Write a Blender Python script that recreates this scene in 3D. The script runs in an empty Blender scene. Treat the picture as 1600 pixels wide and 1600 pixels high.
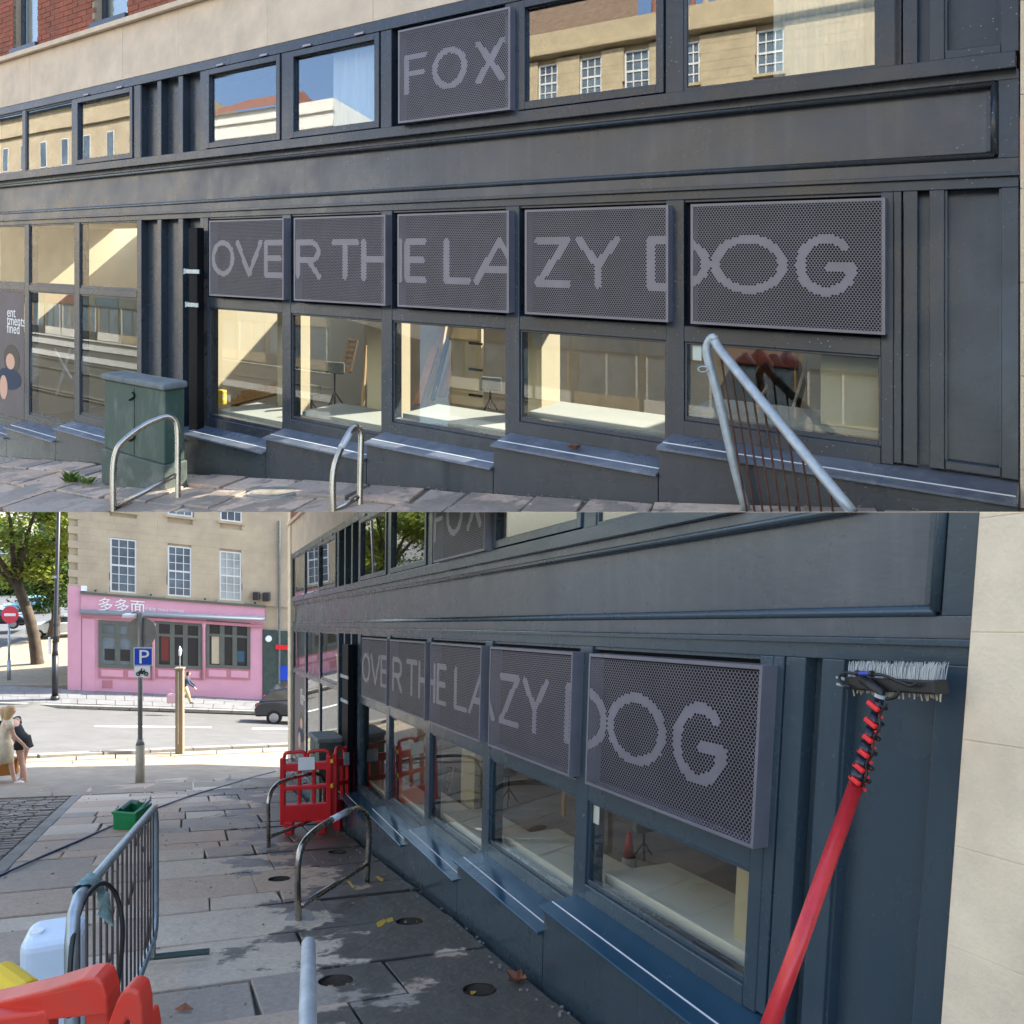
import bpy, bmesh, math, random
import numpy as np
from mathutils import Vector, Matrix
random.seed(7)
SC = bpy.context.scene
COL = SC.collection
# ------------------------------------------------------------------ camera, sky, sun, exposure
cd = bpy.data.cameras.new('camera'); cam = bpy.data.objects.new('camera', cd); COL.objects.link(cam)
cam.location = (0, 0, 0); cam.rotation_euler = (math.radians(90), 0, 0)
cd.sensor_width = 36; cd.lens = 27.0; cd.clip_start = 0.05; cd.clip_end = 600
SC.camera = cam
SUN_AZ, SUN_EL = math.radians(63), math.radians(42)      # azimuth clockwise from +Y, elevation
wd = bpy.data.worlds.new('World'); SC.world = wd; wd.use_nodes = True
nt = wd.node_tree; bg = nt.nodes['Background']
sky = nt.nodes.new('ShaderNodeTexSky'); sky.sky_type = 'NISHITA'; sky.sun_disc = False
sky.sun_elevation = SUN_EL; sky.sun_rotation = SUN_AZ; sky.air_density = 1.0; sky.dust_density = 1.2
nt.links.new(sky.outputs[0], bg.inputs[0]); bg.inputs[1].default_value = 0.15
sl = bpy.data.lights.new('sun', 'SUN'); sl.energy = 3.6; sl.angle = math.radians(0.5); sl.color = (1.0, 0.94, 0.83)
so = bpy.data.objects.new('sun', sl); COL.objects.link(so)
SUN = Vector((math.sin(SUN_AZ)*math.cos(SUN_EL), math.cos(SUN_AZ)*math.cos(SUN_EL), math.sin(SUN_EL)))
so.rotation_euler = SUN.to_track_quat('Z', 'Y').to_euler(); so.location = (20, 8, 25)
SC.view_settings.view_transform = 'Standard'; SC.view_settings.look = 'None'
SC.view_settings.gamma = 1.0; SC.view_settings.use_curve_mapping = False
SC.view_settings.exposure = 2.15
SC.cycles.max_bounces = 7; SC.cycles.diffuse_bounces = 3; SC.cycles.glossy_bounces = 3; SC.cycles.transparent_max_bounces = 8

# ------------------------------------------------------------------ materials
MATS = {}
def lin(r, g, b):
    f = lambda c: (c/255/12.92) if c/255 <= .04045 else ((c/255+.055)/1.055)**2.4
    return (f(r), f(g), f(b))
def mat(name, col, rough=.6, metal=0.0, var=0.0, vs=6.0, bump=0.0, bs=60.0, spec=.5, coat=0.0, col2=None, thr=None, aniso=(1,1,1), trans=0.0):
    if name in MATS: return MATS[name]
    m = bpy.data.materials.new(name); m.use_nodes = True; MATS[name] = m
    n = m.node_tree.nodes; l = m.node_tree.links; p = n['Principled BSDF']
    p.inputs['Base Color'].default_value = (*col, 1); p.inputs['Roughness'].default_value = rough
    p.inputs['Metallic'].default_value = metal; p.inputs['Specular IOR Level'].default_value = spec
    p.inputs['Coat Weight'].default_value = coat; p.inputs['Coat Roughness'].default_value = .12
    if trans: p.inputs['Transmission Weight'].default_value = trans
    if var or bump or col2:
        g = n.new('ShaderNodeNewGeometry'); mp = n.new('ShaderNodeMapping'); mp.inputs['Scale'].default_value = aniso
        l.new(g.outputs['Position'], mp.inputs['Vector'])
    if var or col2:
        t = n.new('ShaderNodeTexNoise'); t.inputs['Scale'].default_value = vs; t.inputs['Detail'].default_value = 6; t.inputs['Roughness'].default_value = .62
        l.new(mp.outputs[0], t.inputs['Vector'])
        r = n.new('ShaderNodeValToRGB'); e = r.color_ramp.elements
        c2 = col2 if col2 else tuple(min(1, c*(1+var)) for c in col)
        c1 = col if col2 else tuple(c*(1-var) for c in col)
        e[0].color = (*c1, 1); e[1].color = (*c2, 1)
        e[0].position, e[1].position = thr if thr else (.3, .7)
        l.new(t.outputs[0], r.inputs[0]); l.new(r.outputs[0], p.inputs['Base Color'])
        rr = n.new('ShaderNodeMapRange'); rr.inputs[3].default_value = max(0.02, rough-.08); rr.inputs[4].default_value = min(1, rough+.1)
        l.new(t.outputs[0], rr.inputs[0]); l.new(rr.outputs[0], p.inputs['Roughness'])
    if bump:
        t2 = n.new('ShaderNodeTexNoise'); t2.inputs['Scale'].default_value = bs; t2.inputs['Detail'].default_value = 5
        l.new(mp.outputs[0], t2.inputs['Vector'])
        b = n.new('ShaderNodeBump'); b.inputs['Strength'].default_value = bump; b.inputs['Distance'].default_value = .01
        l.new(t2.outputs[0], b.inputs['Height']); l.new(b.outputs[0], p.inputs['Normal'])
    return m
def glassmat(name, ior, tint=(1, 1, 1), rough=0.0, wave=0.0):
    m = bpy.data.materials.new(name); m.use_nodes = True; MATS[name] = m
    n = m.node_tree.nodes; l = m.node_tree.links
    for x in list(n):
        if x.type == 'BSDF_PRINCIPLED': n.remove(x)
    out = [x for x in n if x.type == 'OUTPUT_MATERIAL'][0]
    lw = n.new('ShaderNodeLayerWeight'); lw.inputs[0].default_value = .5
    pw = n.new('ShaderNodeMath'); pw.operation = 'POWER'; pw.inputs[1].default_value = 5; l.new(lw.outputs['Facing'], pw.inputs[0])
    fr = n.new('ShaderNodeMapRange'); fr.inputs[3].default_value = ior; fr.inputs[4].default_value = 1.0; l.new(pw.outputs[0], fr.inputs[0])
    tr = n.new('ShaderNodeBsdfTransparent'); tr.inputs[0].default_value = (*tint, 1)
    gl = n.new('ShaderNodeBsdfGlossy'); gl.inputs['Roughness'].default_value = rough
    mx = n.new('ShaderNodeMixShader')
    if wave:
        g = n.new('ShaderNodeNewGeometry'); t = n.new('ShaderNodeTexNoise'); t.inputs['Scale'].default_value = 1.2; t.inputs['Detail'].default_value = 0
        l.new(g.outputs['Position'], t.inputs['Vector'])
        b = n.new('ShaderNodeBump'); b.inputs['Strength'].default_value = wave; b.inputs['Distance'].default_value = .02
        l.new(t.outputs[0], b.inputs['Height']); l.new(b.outputs[0], gl.inputs['Normal'])
    l.new(fr.outputs[0], mx.inputs[0]); l.new(tr.outputs[0], mx.inputs[1]); l.new(gl.outputs[0], mx.inputs[2])
    l.new(mx.outputs[0], out.inputs[0])
    return m
def paintmat(name, base, rough, dust, dustcol, speck, spec=.5):
    """shopfront gloss paint: base colour, cloudy dust film, vertical run marks and dried white splashes"""
    m = bpy.data.materials.new(name); m.use_nodes = True; MATS[name] = m
    n = m.node_tree.nodes; l = m.node_tree.links; p = n['Principled BSDF']
    g = n.new('ShaderNodeNewGeometry')
    def noise(s, d, sc=(1, 1, 1)):
        mp = n.new('ShaderNodeMapping'); mp.inputs['Scale'].default_value = sc; l.new(g.outputs['Position'], mp.inputs['Vector'])
        t = n.new('ShaderNodeTexNoise'); t.inputs['Scale'].default_value = s; t.inputs['Detail'].default_value = d; t.inputs['Roughness'].default_value = .6
        l.new(mp.outputs[0], t.inputs['Vector']); return t
    def ramp(t, a, b, lo=0., hi=1.):
        r = n.new('ShaderNodeMapRange'); r.inputs[1].default_value = a; r.inputs[2].default_value = b; r.inputs[3].default_value = lo; r.inputs[4].default_value = hi
        l.new(t.outputs[0], r.inputs[0]); return r
    d1 = ramp(noise(1.1, 5), .32, .72, 0.15*dust, dust)
    d2 = ramp(noise(2.2, 4, (5, 5, .35)), .5, .85, 0., dust*.8)
    add = n.new('ShaderNodeMath'); add.operation = 'ADD'; l.new(d1.outputs[0], add.inputs[0]); l.new(d2.outputs[0], add.inputs[1])
    mix = n.new('ShaderNodeMix'); mix.data_type = 'RGBA'; mix.inputs[6].default_value = (*base, 1); mix.inputs[7].default_value = (*dustcol, 1)
    l.new(add.outputs[0], mix.inputs[0])
    last = mix.outputs[2]
    if speck:
        v = n.new('ShaderNodeTexVoronoi'); v.inputs['Scale'].default_value = 30; l.new(g.outputs['Position'], v.inputs['Vector'])
        s = n.new('ShaderNodeMapRange'); s.inputs[1].default_value = .06; s.inputs[2].default_value = .14; s.inputs[3].default_value = 1; s.inputs[4].default_value = 0
        l.new(v.outputs['Distance'], s.inputs[0])
        k = ramp(noise(1.3, 3), .46, .62, 0., speck)
        k2 = n.new('ShaderNodeMath'); k2.operation = 'MULTIPLY'; l.new(s.outputs[0], k2.inputs[0]); l.new(k.outputs[0], k2.inputs[1])
        mx2 = n.new('ShaderNodeMix'); mx2.data_type = 'RGBA'; mx2.inputs[7].default_value = (.6, .6, .62, 1)
        l.new(k2.outputs[0], mx2.inputs[0]); l.new(last, mx2.inputs[6]); last = mx2.outputs[2]
    l.new(last, p.inputs['Base Color'])
    rr = ramp(noise(3., 4), .3, .7, rough-.06, rough+.1+.3*dust); l.new(rr.outputs[0], p.inputs['Roughness'])
    p.inputs['Specular IOR Level'].default_value = spec
    b = n.new('ShaderNodeBump'); b.inputs['Strength'].default_value = .06; b.inputs['Distance'].default_value = .02
    l.new(noise(9, 3, (1, 1, 2.5)).outputs[0], b.inputs['Height']); l.new(b.outputs[0], p.inputs['Normal'])
    return m
def wetstone(name, dry, wet, nrm, d0, bias):
    """paving stone: sandy dry tone per slab, dark rough-edged wet patches left from washing, mostly beside the shopfront"""
    m = bpy.data.materials.new(name); m.use_nodes = True; MATS[name] = m
    n = m.node_tree.nodes; l = m.node_tree.links; p = n['Principled BSDF']
    g = n.new('ShaderNodeNewGeometry'); oi = n.new('ShaderNodeObjectInfo')
    t = n.new('ShaderNodeTexNoise'); t.inputs['Scale'].default_value = 1.3; t.inputs['Detail'].default_value = 9; t.inputs['Roughness'].default_value = .66
    l.new(g.outputs['Position'], t.inputs['Vector'])
    dt = n.new('ShaderNodeVectorMath'); dt.operation = 'DOT_PRODUCT'; dt.inputs[1].default_value = nrm; l.new(g.outputs['Position'], dt.inputs[0])
    mr = n.new('ShaderNodeMapRange'); mr.inputs[1].default_value = d0+.1; mr.inputs[2].default_value = d0+2.6; mr.inputs[3].default_value = bias; mr.inputs[4].default_value = -bias*1.6
    l.new(dt.outputs['Value'], mr.inputs[0])
    a = n.new('ShaderNodeMath'); a.operation = 'ADD'; l.new(t.outputs[0], a.inputs[0]); l.new(mr.outputs[0], a.inputs[1])
    w = n.new('ShaderNodeMapRange'); w.inputs[1].default_value = .505; w.inputs[2].default_value = .535; l.new(a.outputs[0], w.inputs[0])
    f = n.new('ShaderNodeTexNoise'); f.inputs['Scale'].default_value = 26; f.inputs['Detail'].default_value = 9; f.inputs['Roughness'].default_value = .75; l.new(g.outputs['Position'], f.inputs['Vector'])
    def blend(mode, fac, c1, c2):
        x = n.new('ShaderNodeMix'); x.data_type = 'RGBA'; x.blend_type = mode
        for i, v in ((0, fac), (6, c1), (7, c2)):
            if hasattr(v, 'links'): l.new(v, x.inputs[i])
            elif i == 0: x.inputs[0].default_value = v
            else: x.inputs[i].default_value = (*v, 1)
        return x.outputs[2]
    rp = n.new('ShaderNodeValToRGB'); e = rp.color_ramp.elements
    e[0].color = (dry[0]*.70, dry[1]*.71, dry[2]*.73, 1); e[1].color = (min(1, dry[0]*1.16), dry[1]*1.15, dry[2]*1.12, 1); e3 = e.new(.55); e3.color = (dry[0]*.98, dry[1]*.84, dry[2]*.76, 1); l.new(oi.outputs['Random'], rp.inputs[0])
    fr = n.new('ShaderNodeMapRange'); fr.inputs[1].default_value = .3; fr.inputs[2].default_value = .7; fr.inputs[3].default_value = .78; fr.inputs[4].default_value = 1.18; l.new(f.outputs[0], fr.inputs[0])
    dc = blend('MULTIPLY', 1.0, rp.outputs[0], (1, 1, 1)); hs = n.new('ShaderNodeVectorMath'); hs.operation = 'SCALE'
    l.new(dc, hs.inputs[0]); l.new(fr.outputs[0], hs.inputs['Scale'])
    hw = n.new('ShaderNodeVectorMath'); hw.operation = 'SCALE'; hw.inputs[0].default_value = wet; l.new(fr.outputs[0], hw.inputs['Scale'])
    l.new(blend('MIX', w.outputs[0], hs.outputs[0], hw.outputs[0]), p.inputs['Base Color'])
    ro = n.new('ShaderNodeMapRange'); ro.inputs[3].default_value = .8; ro.inputs[4].default_value = .38; l.new(w.outputs[0], ro.inputs[0]); l.new(ro.outputs[0], p.inputs['Roughness'])
    b = n.new('ShaderNodeBump'); b.inputs['Strength'].default_value = .7; b.inputs['Distance'].default_value = .012
    f2 = n.new('ShaderNodeTexNoise'); f2.inputs['Scale'].default_value = 5; f2.inputs['Detail'].default_value = 3; l.new(g.outputs['Position'], f2.inputs['Vector'])
    b2 = n.new('ShaderNodeBump'); b2.inputs['Strength'].default_value = .5; b2.inputs['Distance'].default_value = .05; l.new(f2.outputs[0], b2.inputs['Height']); l.new(b2.outputs[0], b.inputs['Normal'])
    l.new(f.outputs[0], b.inputs['Height']); l.new(b.outputs[0], p.inputs['Normal'])
    return m
def leafmat(name, c1, c2):
    m = bpy.data.materials.new(name); m.use_nodes = True; MATS[name] = m
    n = m.node_tree.nodes; l = m.node_tree.links; p = n['Principled BSDF']; out = [x for x in n if x.type == 'OUTPUT_MATERIAL'][0]
    g = n.new('ShaderNodeNewGeometry'); t = n.new('ShaderNodeTexNoise'); t.inputs['Scale'].default_value = 1.1; t.inputs['Detail'].default_value = 4
    l.new(g.outputs['Position'], t.inputs['Vector'])
    r = n.new('ShaderNodeValToRGB'); r.color_ramp.elements[0].color = (*c1, 1); r.color_ramp.elements[1].color = (*c2, 1)
    r.color_ramp.elements[0].position = .35; r.color_ramp.elements[1].position = .65
    l.new(t.outputs[0], r.inputs[0]); l.new(r.outputs[0], p.inputs['Base Color']); p.inputs['Roughness'].default_value = .6
    tl = n.new('ShaderNodeBsdfTranslucent'); l.new(r.outputs[0], tl.inputs[0]); mx = n.new('ShaderNodeMixShader'); mx.inputs[0].default_value = .45
    l.new(p.outputs[0], mx.inputs[1]); l.new(tl.outputs[0], mx.inputs[2]); l.new(mx.outputs[0], out.inputs[0])
    return m

# ------------------------------------------------------------------ mesh helpers
BASE = {}
def F3(v): return Vector(v)
class Frame:
    """a wall frame: u runs along the wall (to the right), v up it, n out of it"""
    def __init__(s, O, U, V, N):
        s.O, s.U, s.V, s.N = Vector(O), Vector(U).normalized(), Vector(V), Vector(N)/math.hypot(N[0], N[1])
    def pt(s, u, v, n=0): return s.O+s.U*u+s.V*v+s.N*n
    def uv(s, x, y, n=0.0):
        d = Vector(((x-800)/1200, 1, (800-y)/1200))
        M = Matrix((s.U, s.V, -d)).transposed()
        r = M.inverted() @ (-(s.O+s.N*n))
        return r[0], r[1]
class MB:
    def __init__(s): s.v = []; s.f = []
    def add(s, pts, faces):
        k = len(s.v); s.v += [tuple(p) for p in pts]; s.f += [tuple(i+k for i in f) for f in faces]; return s
    def hexa(s, p):
        return s.add(p, [(0, 3, 2, 1), (4, 5, 6, 7), (0, 1, 5, 4), (1, 2, 6, 5), (2, 3, 7, 6), (3, 0, 4, 7)])
    def fbox(s, F, u0, u1, v0, v1, n0, n1):
        P = F.pt
        return s.hexa([P(u0, v0, n0), P(u1, v0, n0), P(u1, v0, n1), P(u0, v0, n1), P(u0, v1, n0), P(u1, v1, n0), P(u1, v1, n1), P(u0, v1, n1)])
    def ring(s, F, u0, u1, v0, v1, t, n0, n1, tb=None):
        tb = t if tb is None else tb
        s.fbox(F, u0, u0+t, v0, v1, n0, n1); s.fbox(F, u1-t, u1, v0, v1, n0, n1)
        s.fbox(F, u0+t, u1-t, v0, v0+tb, n0, n1); s.fbox(F, u0+t, u1-t, v1-t, v1, n0, n1); return s
    def box(s, c, d, rz=0.0):
        x, y, z = d[0]/2, d[1]/2, d[2]/2; R = Matrix.Rotation(rz, 3, 'Z'); c = Vector(c)
        return s.hexa([c+R@Vector(q) for q in ((-x, -y, -z), (x, -y, -z), (x, y, -z), (-x, y, -z), (-x, -y, z), (x, -y, z), (x, y, z), (-x, y, z))])
    def obox(s, a, b, w, h, up=Vector((0, 0, 1))):
        a, b = Vector(a), Vector(b); d = (b-a).normalized(); sx = d.cross(up)
        sx = sx.normalized() if sx.length > 1e-5 else Vector((1, 0, 0)); uz = sx.cross(d)
        return s.hexa([q+sx*i*w/2+uz*j*h/2 for q in (a, b) for i, j in ((-1, -1), (1, -1), (1, 1), (-1, 1))])
    def tube(s, pts, r, seg=10, cap=True, closed=False):
        pts = [Vector(p) for p in pts]; n = len(pts); rs = r if isinstance(r, (list, tuple)) else [r]*n
        ref = None; rings = []
        for i in range(n):
            a = pts[i-1] if (i or closed) else pts[i]; b = pts[(i+1) % n] if (i < n-1 or closed) else pts[i]
            d = (b-a).normalized()
            if ref is None:
                ref = Vector((0, 0, 1)) if abs(d.z) < .9 else Vector((1, 0, 0))
            x = ref-d*ref.dot(d)
            if x.length < 1e-5: x = d.orthogonal()
            x.normalize(); y = d.cross(x); ref = x
            rings.append([pts[i]+(x*math.cos(2*math.pi*k/seg)+y*math.sin(2*math.pi*k/seg))*rs[i] for k in range(seg)])
        k0 = len(s.v); s.v += [tuple(p) for q in rings for p in q]
        for i in range(n if closed else n-1):
            j = (i+1) % n
            for k in range(seg):
                s.f.append((k0+i*seg+k, k0+i*seg+(k+1) % seg, k0+j*seg+(k+1) % seg, k0+j*seg+k))
        if cap and not closed:
            s.f.append(tuple(k0+k for k in range(seg))[::-1]); s.f.append(tuple(k0+(n-1)*seg+k for k in range(seg)))
        return s
    def loft(s, secs, seg=14, cap=True, rz=0.0):
        """stack of ellipses: (centre, rx, ry)"""
        k0 = len(s.v); R = Matrix.Rotation(rz, 3, 'Z')
        for c, rx, ry in secs:
            for k in range(seg):
                a = 2*math.pi*k/seg; s.v.append(tuple(Vector(c)+R@Vector((rx*math.cos(a), ry*math.sin(a), 0))))
        for i in range(len(secs)-1):
            for k in range(seg):
                s.f.append((k0+i*seg+k, k0+i*seg+(k+1) % seg, k0+(i+1)*seg+(k+1) % seg, k0+(i+1)*seg+k))
        if cap:
            s.f.append(tuple(k0+k for k in range(seg))[::-1]); s.f.append(tuple(k0+(len(secs)-1)*seg+k for k in range(seg)))
        return s
    def disc(s, c, r, nrm, seg=24, th=.004):
        nrm = Vector(nrm).normalized(); c = Vector(c); return s.tube([c, c+nrm*th], r, seg)
    def prism(s, poly, to3, d0, d1):
        k = len(poly); a = [to3(x, y, d0) for x, y in poly]; b = [to3(x, y, d1) for x, y in poly]
        return s.add(a+b, [tuple(range(k))[::-1], tuple(range(k, 2*k))]+[(i, (i+1) % k, k+(i+1) % k, k+i) for i in range(k)])
    def build(s, name, m, parent=None, clip=0, smooth=False, bevel=0.0, base=None, seg=2, subd=0):
        me = bpy.data.meshes.new(name)
        b0 = BASE[parent] if parent is not None else None
        if b0 is None:
            if base is not None: b0 = Vector(base)
            else:
                A = np.array(s.v); b0 = Vector((float((A[:, 0].min()+A[:, 0].max())/2), float((A[:, 1].min()+A[:, 1].max())/2), float(A[:, 2].min())))
        me.from_pydata([(p[0]-b0.x, p[1]-b0.y, p[2]-b0.z) for p in s.v], [], s.f)
        if clip:
            zz = [p[2] for p in s.v]
            if (clip > 0 and min(zz) < .0002) or (clip < 0 and max(zz) > -.0002):
                bm = bmesh.new(); bm.from_mesh(me)
                bmesh.ops.bisect_plane(bm, geom=bm.verts[:]+bm.edges[:]+bm.faces[:], plane_co=(0, 0, (.0002 if clip > 0 else -.0002)-b0.z), plane_no=(0, 0, -1 if clip > 0 else 1), clear_outer=True)
                bm.to_mesh(me); bm.free()
                if not len(me.polygons):
                    bpy.data.meshes.remove(me); return None
        me.materials.append(m if not isinstance(m, str) else MATS[m])
        if smooth:
            for q in me.polygons: q.use_smooth = True
        me.update()
        o = bpy.data.objects.new(name, me); COL.objects.link(o); BASE[o] = b0
        if parent is not None: o.parent = parent
        else: o.location = b0
        if bevel:
            bv = o.modifiers.new('bevel', 'BEVEL'); bv.width = bevel; bv.segments = seg; bv.limit_method = 'ANGLE'; bv.angle_limit = math.radians(40)
        if subd:
            sm = o.modifiers.new('subdivision', 'SUBSURF'); sm.levels = subd; sm.render_levels = subd
        return o
def tag(o, label, cat=None, group=None):
    if o is None: return None
    o['label'] = label
    if cat: o['category'] = cat
    if group: o['group'] = group
    return o
def thing(name, label, cat, loc, group=None):
    o = bpy.data.objects.new(name, None); COL.objects.link(o); o.location = loc; o.empty_display_size = .2
    BASE[o] = Vector(loc); return tag(o, label, cat, group)
def struct(o, kind='structure'):
    if o is not None: o['kind'] = kind
    return o
def text_mesh(txt, size, to3, x, y, extr=.002):
    """lettering as a mesh; (x, y) left end of the baseline in the local plane"""
    c = bpy.data.curves.new('lettering', 'FONT'); c.body = txt; c.size = size; c.extrude = extr; c.resolution_u = 3
    o = bpy.data.objects.new('lettering', c); COL.objects.link(o)
    dg = bpy.context.evaluated_depsgraph_get(); me = bpy.data.meshes.new_from_object(o.evaluated_get(dg))
    mb = MB(); mb.v = [tuple(to3(x+v.co.x, y+v.co.y, extr+v.co.z)) for v in me.vertices]; mb.f = [tuple(p.vertices) for p in me.polygons]
    bpy.data.objects.remove(o); bpy.data.curves.remove(c); bpy.data.meshes.remove(me)
    return mb
def at(x, y, Y): return Vector(((x-800)/1200*Y, Y, (800-y)/1200*Y))
# ------------------------------------------------------------------ material table
paintmat('paint_dusty', (.020, .029, .041), .25, .13, (.16, .165, .175), .5)
paintmat('paint_clean', (.036, .060, .080), .22, .06, (.17, .18, .19), .12)
paintmat('ledge_dusty', (.040, .056, .082), .26, .55, (.26, .28, .32), .5)
paintmat('ledge_clean', (.021, .068, .112), .16, .05, (.12, .18, .25), .1)
paintmat('fascia_dusty', (.042, .048, .057), .27, .28, (.18, .18, .185), .5)  # paler than the frames: reflected street brightness put into the colour, over dust
paintmat('fascia_clean', (.055, .070, .088), .24, .30, (.20, .205, .215), .1)  # lightened base and dust film stand in for reflections on the fascia
glassmat('glass_upper', .20, (.86, .88, .86), 0.0, .02)
glassmat('glass_lower', .034, (.94, .95, .92), 0.0, .015)
mat('gap_dark', (.006, .006, .008), .9)
mat('seam_white', (.75, .76, .78), .5)
mat('sheet_before', (.175, .167, .188), .45, .25, .12, 5, .02, 300)
mat('sheet_after', (.175, .17, .205), .42, .25, .12, 5, .02, 300)
mat('sheet_edge', (.30, .29, .33), .38, .6, .1, 8)
mat('cream_stone', (.62, .50, .37), .75, 0, .14, 3.2, .3, 90)
mat('pale_stone', (.76, .65, .485), .8, 0, .12, 4.0, .3, 70)
mat('brick_red', (.27, .075, .040), .85, 0, .35, 3.5, .3, 120)
mat('mortar', (.36, .27, .19), .95, 0, .15, 20)
mat('bath_stone', (.40, .325, .205), .85, 0, .16, 1.3, .2, 50)
mat('bath_stone_grey', (.42, .345, .235), .9, 0, .15, .7, .2, 30)
mat('room_plaster', (.46, .395, .265), .8, 0, .08, 1.4)
mat('room_back', (.40, .33, .22), .85, 0, .3, 1.0)
mat('room_floor', (.24, .20, .15), .8, 0, .35, 1.5, .1, 30)
mat('room_board', (.29, .30, .275), .7, 0, .06, 2.0)
mat('room_board_lit', (.74, .72, .64), .7, 0, .06, 2.0)  # lightened copy of room_board: light missing in the lower shop put into the colour
mat('bar_dark', (.075, .062, .058), .7, .3, .3, 20)
mat('room_dark', (.030, .028, .027), .9)
mat('timber', (.42, .27, .13), .7, 0, .25, 3, .1, 40, aniso=(6, 6, .6))
mat('timber_pink', (.42, .24, .20), .75, 0, .2, 4)
mat('timber_dark', (.04, .035, .03), .7)
mat('curtain', (.90, .92, .93), .8)
mat('white_paint', (.60, .60, .58), .5, 0, .05, 8)
mat('black_iron', (.006, .006, .007), .6, 0, .6, 22, .25, 60, col2=(.06, .056, .05), thr=(.68, .74), spec=.12)
mat('steel', (.42, .38, .33), .26, 1.0, .18, 9, .03, 200)
mat('galv', (.34, .40, .43), .42, .75, .22, 12, .06, 150)
mat('galv_pale', (.42, .47, .50), .5, .5, .2, 14, .06, 150)
mat('rust_bar', (.11, .050, .034), .8, .2, .45, 20)
mat('cab_green', (.034, .074, .056), .6, 0, .4, 5, .2, 60, col2=(.13, .165, .14), thr=(.48, .80), aniso=(1.6, 1.6, .6))
mat('cab_dark', (.035, .060, .050), .5, 0, .3, 5)
mat('cab_cap', (.14, .16, .16), .75, 0, .3, 9, .3, 60)
mat('cab_faded', (.075, .10, .082), .8, 0, .25, 5, .3, 40, col2=(.19, .20, .175), thr=(.45, .75))
mat('hole_dirt', (.035, .028, .02), .95, 0, .4, 30)
mat('cab_base', (.26, .25, .23), .9, 0, .3, 5, .4, 60)
mat('rusty', (.20, .07, .035), .8, .3, .4, 30, .4, 90)
mat('red_plastic', (.62, .018, .022), .38, 0, .10, 5, .03, 60)
mat('orange_plastic', (.55, .034, .018), .42, 0, .2, 7, .08, 25, col2=(.40, .06, .035), thr=(.5, .8))
mat('pole_red', (.55, .030, .036), .30, .1, .10, 30)
mat('clamp_red', (.72, .018, .022), .35)
mat('carbon', (.020, .024, .040), .28, .2)
mat('black_plastic', (.012, .012, .013), .45)
mat('blue_joint', (.02, .05, .30), .35)
mat('bristle_white', (.46, .48, .47), .7)
mat('bristle_tan', (.45, .38, .26), .8)
mat('can_white', (.62, .72, .80), .4, 0, .04, 5)
mat('yellow_plastic', (.75, .50, .02), .4)
mat('bucket_green', (.010, .23, .075), .42, 0, .1, 10)
mat('hose_blue', (.012, .028, .13), .45)
mat('cloth_tie', (.17, .26, .25), .9, 0, .3, 25, .5, 40)
mat('yellow_mark', (.55, .34, .03), .85)
mat('leaf_brown', (.24, .09, .04), .8, 0, .3, 50)
mat('litter_white', (.75, .77, .80), .7)
mat('asphalt', (.115, .112, .105), .9, 0, .16, 1.2, .3, 120)
mat('asphalt_far', (.105, .105, .105), .9, 0, .15, .5)
mat('kerb', (.22, .205, .18), .85, 0, .2, 3, .2, 40)
mat('far_paving', (.17, .17, .17), .85, 0, .15, 1.5)
mat('sun_paving', (.27, .225, .165), .85, 0, .2, 2.5, .2, 40)
mat('sett', (.24, .205, .165), .8, 0, .4, 9, .3, 60)
mat('joint_dirt', (.13, .11, .085), .95, 0, .4, 8, .5, 50)
mat('road_white', (.62, .62, .60), .8, 0, .15, 12)
mat('pink', (.60, .30, .375), .6, 0, .06, 1.5, .05, 60)
mat('pink_dark', (.42, .16, .19), .6, 0, .1, 3)
mat('frame_olive', (.095, .105, .085), .55, 0, .12, 4)
mat('awning_grey', (.24, .28, .31), .6)
mat('shop_dark', (.018, .016, .016), .5)
mat('shop_cream', (.45, .38, .26), .7)
mat('shop_red', (.14, .022, .016), .6)
mat('shop_blue', (.03, .08, .13), .6)
mat('sash_glass', (.10, .13, .15), .06, 0, .5, .6, spec=.9)
mat('sash_pale', (.33, .36, .34), .15, 0, .3, .9, spec=.7)
mat('sign_black', (.012, .012, .013), .5)
mat('sign_blue', (.008, .055, .46), .35)
mat('sign_white', (.78, .80, .80), .4)
mat('sign_grey', (.20, .205, .19), .55, .2, .15, 6)
mat('sign_noentry', (.62, .04, .07), .45)
mat('lamp_black', (.014, .015, .020), .4, 0, .2, 4)
mat('wood_post', (.22, .175, .12), .85, 0, .25, 4, .3, 40, aniso=(5, 5, .5))
mat('concrete_post', (.42, .38, .30), .85, 0, .15, 6)
mat('bark', (.075, .055, .038), .95, 0, .4, 3, .6, 14)
leafmat('leaf', (.11, .17, .020), (.34, .38, .06))
leafmat('leaf_dark', (.045, .10, .018), (.13, .20, .035))
leafmat('weed', (.06, .15, .02), (.20, .30, .06))
mat('skin', (.62, .36, .25), .55)
mat('hair_blonde', (.46, .30, .13), .5, 0, .3, 60, .3, 120)
mat('hair_dark', (.03, .02, .015), .5)
mat('cloth_black', (.014, .013, .016), .85, 0, .2, 12, .2, 60)
mat('cloth_cream', (.62, .52, .36), .85, 0, .12, 12, .2, 60)
mat('cloth_navy', (.04, .055, .09), .85)
mat('cloth_yellow', (.55, .44, .20), .85)
mat('cloth_pink', (.62, .38, .40), .8)
mat('bag_orange', (.42, .17, .03), .6)
mat('shoe_white', (.75, .73, .72), .6)
mat('car_white', (.62, .66, .70), .25, 0, coat=.6)
mat('car_blue', (.18, .36, .46), .3, .2, coat=.6)
mat('car_black', (.016, .018, .024), .22, .1, coat=.8)
mat('car_glass', (.03, .04, .045), .06, spec=.8)
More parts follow.
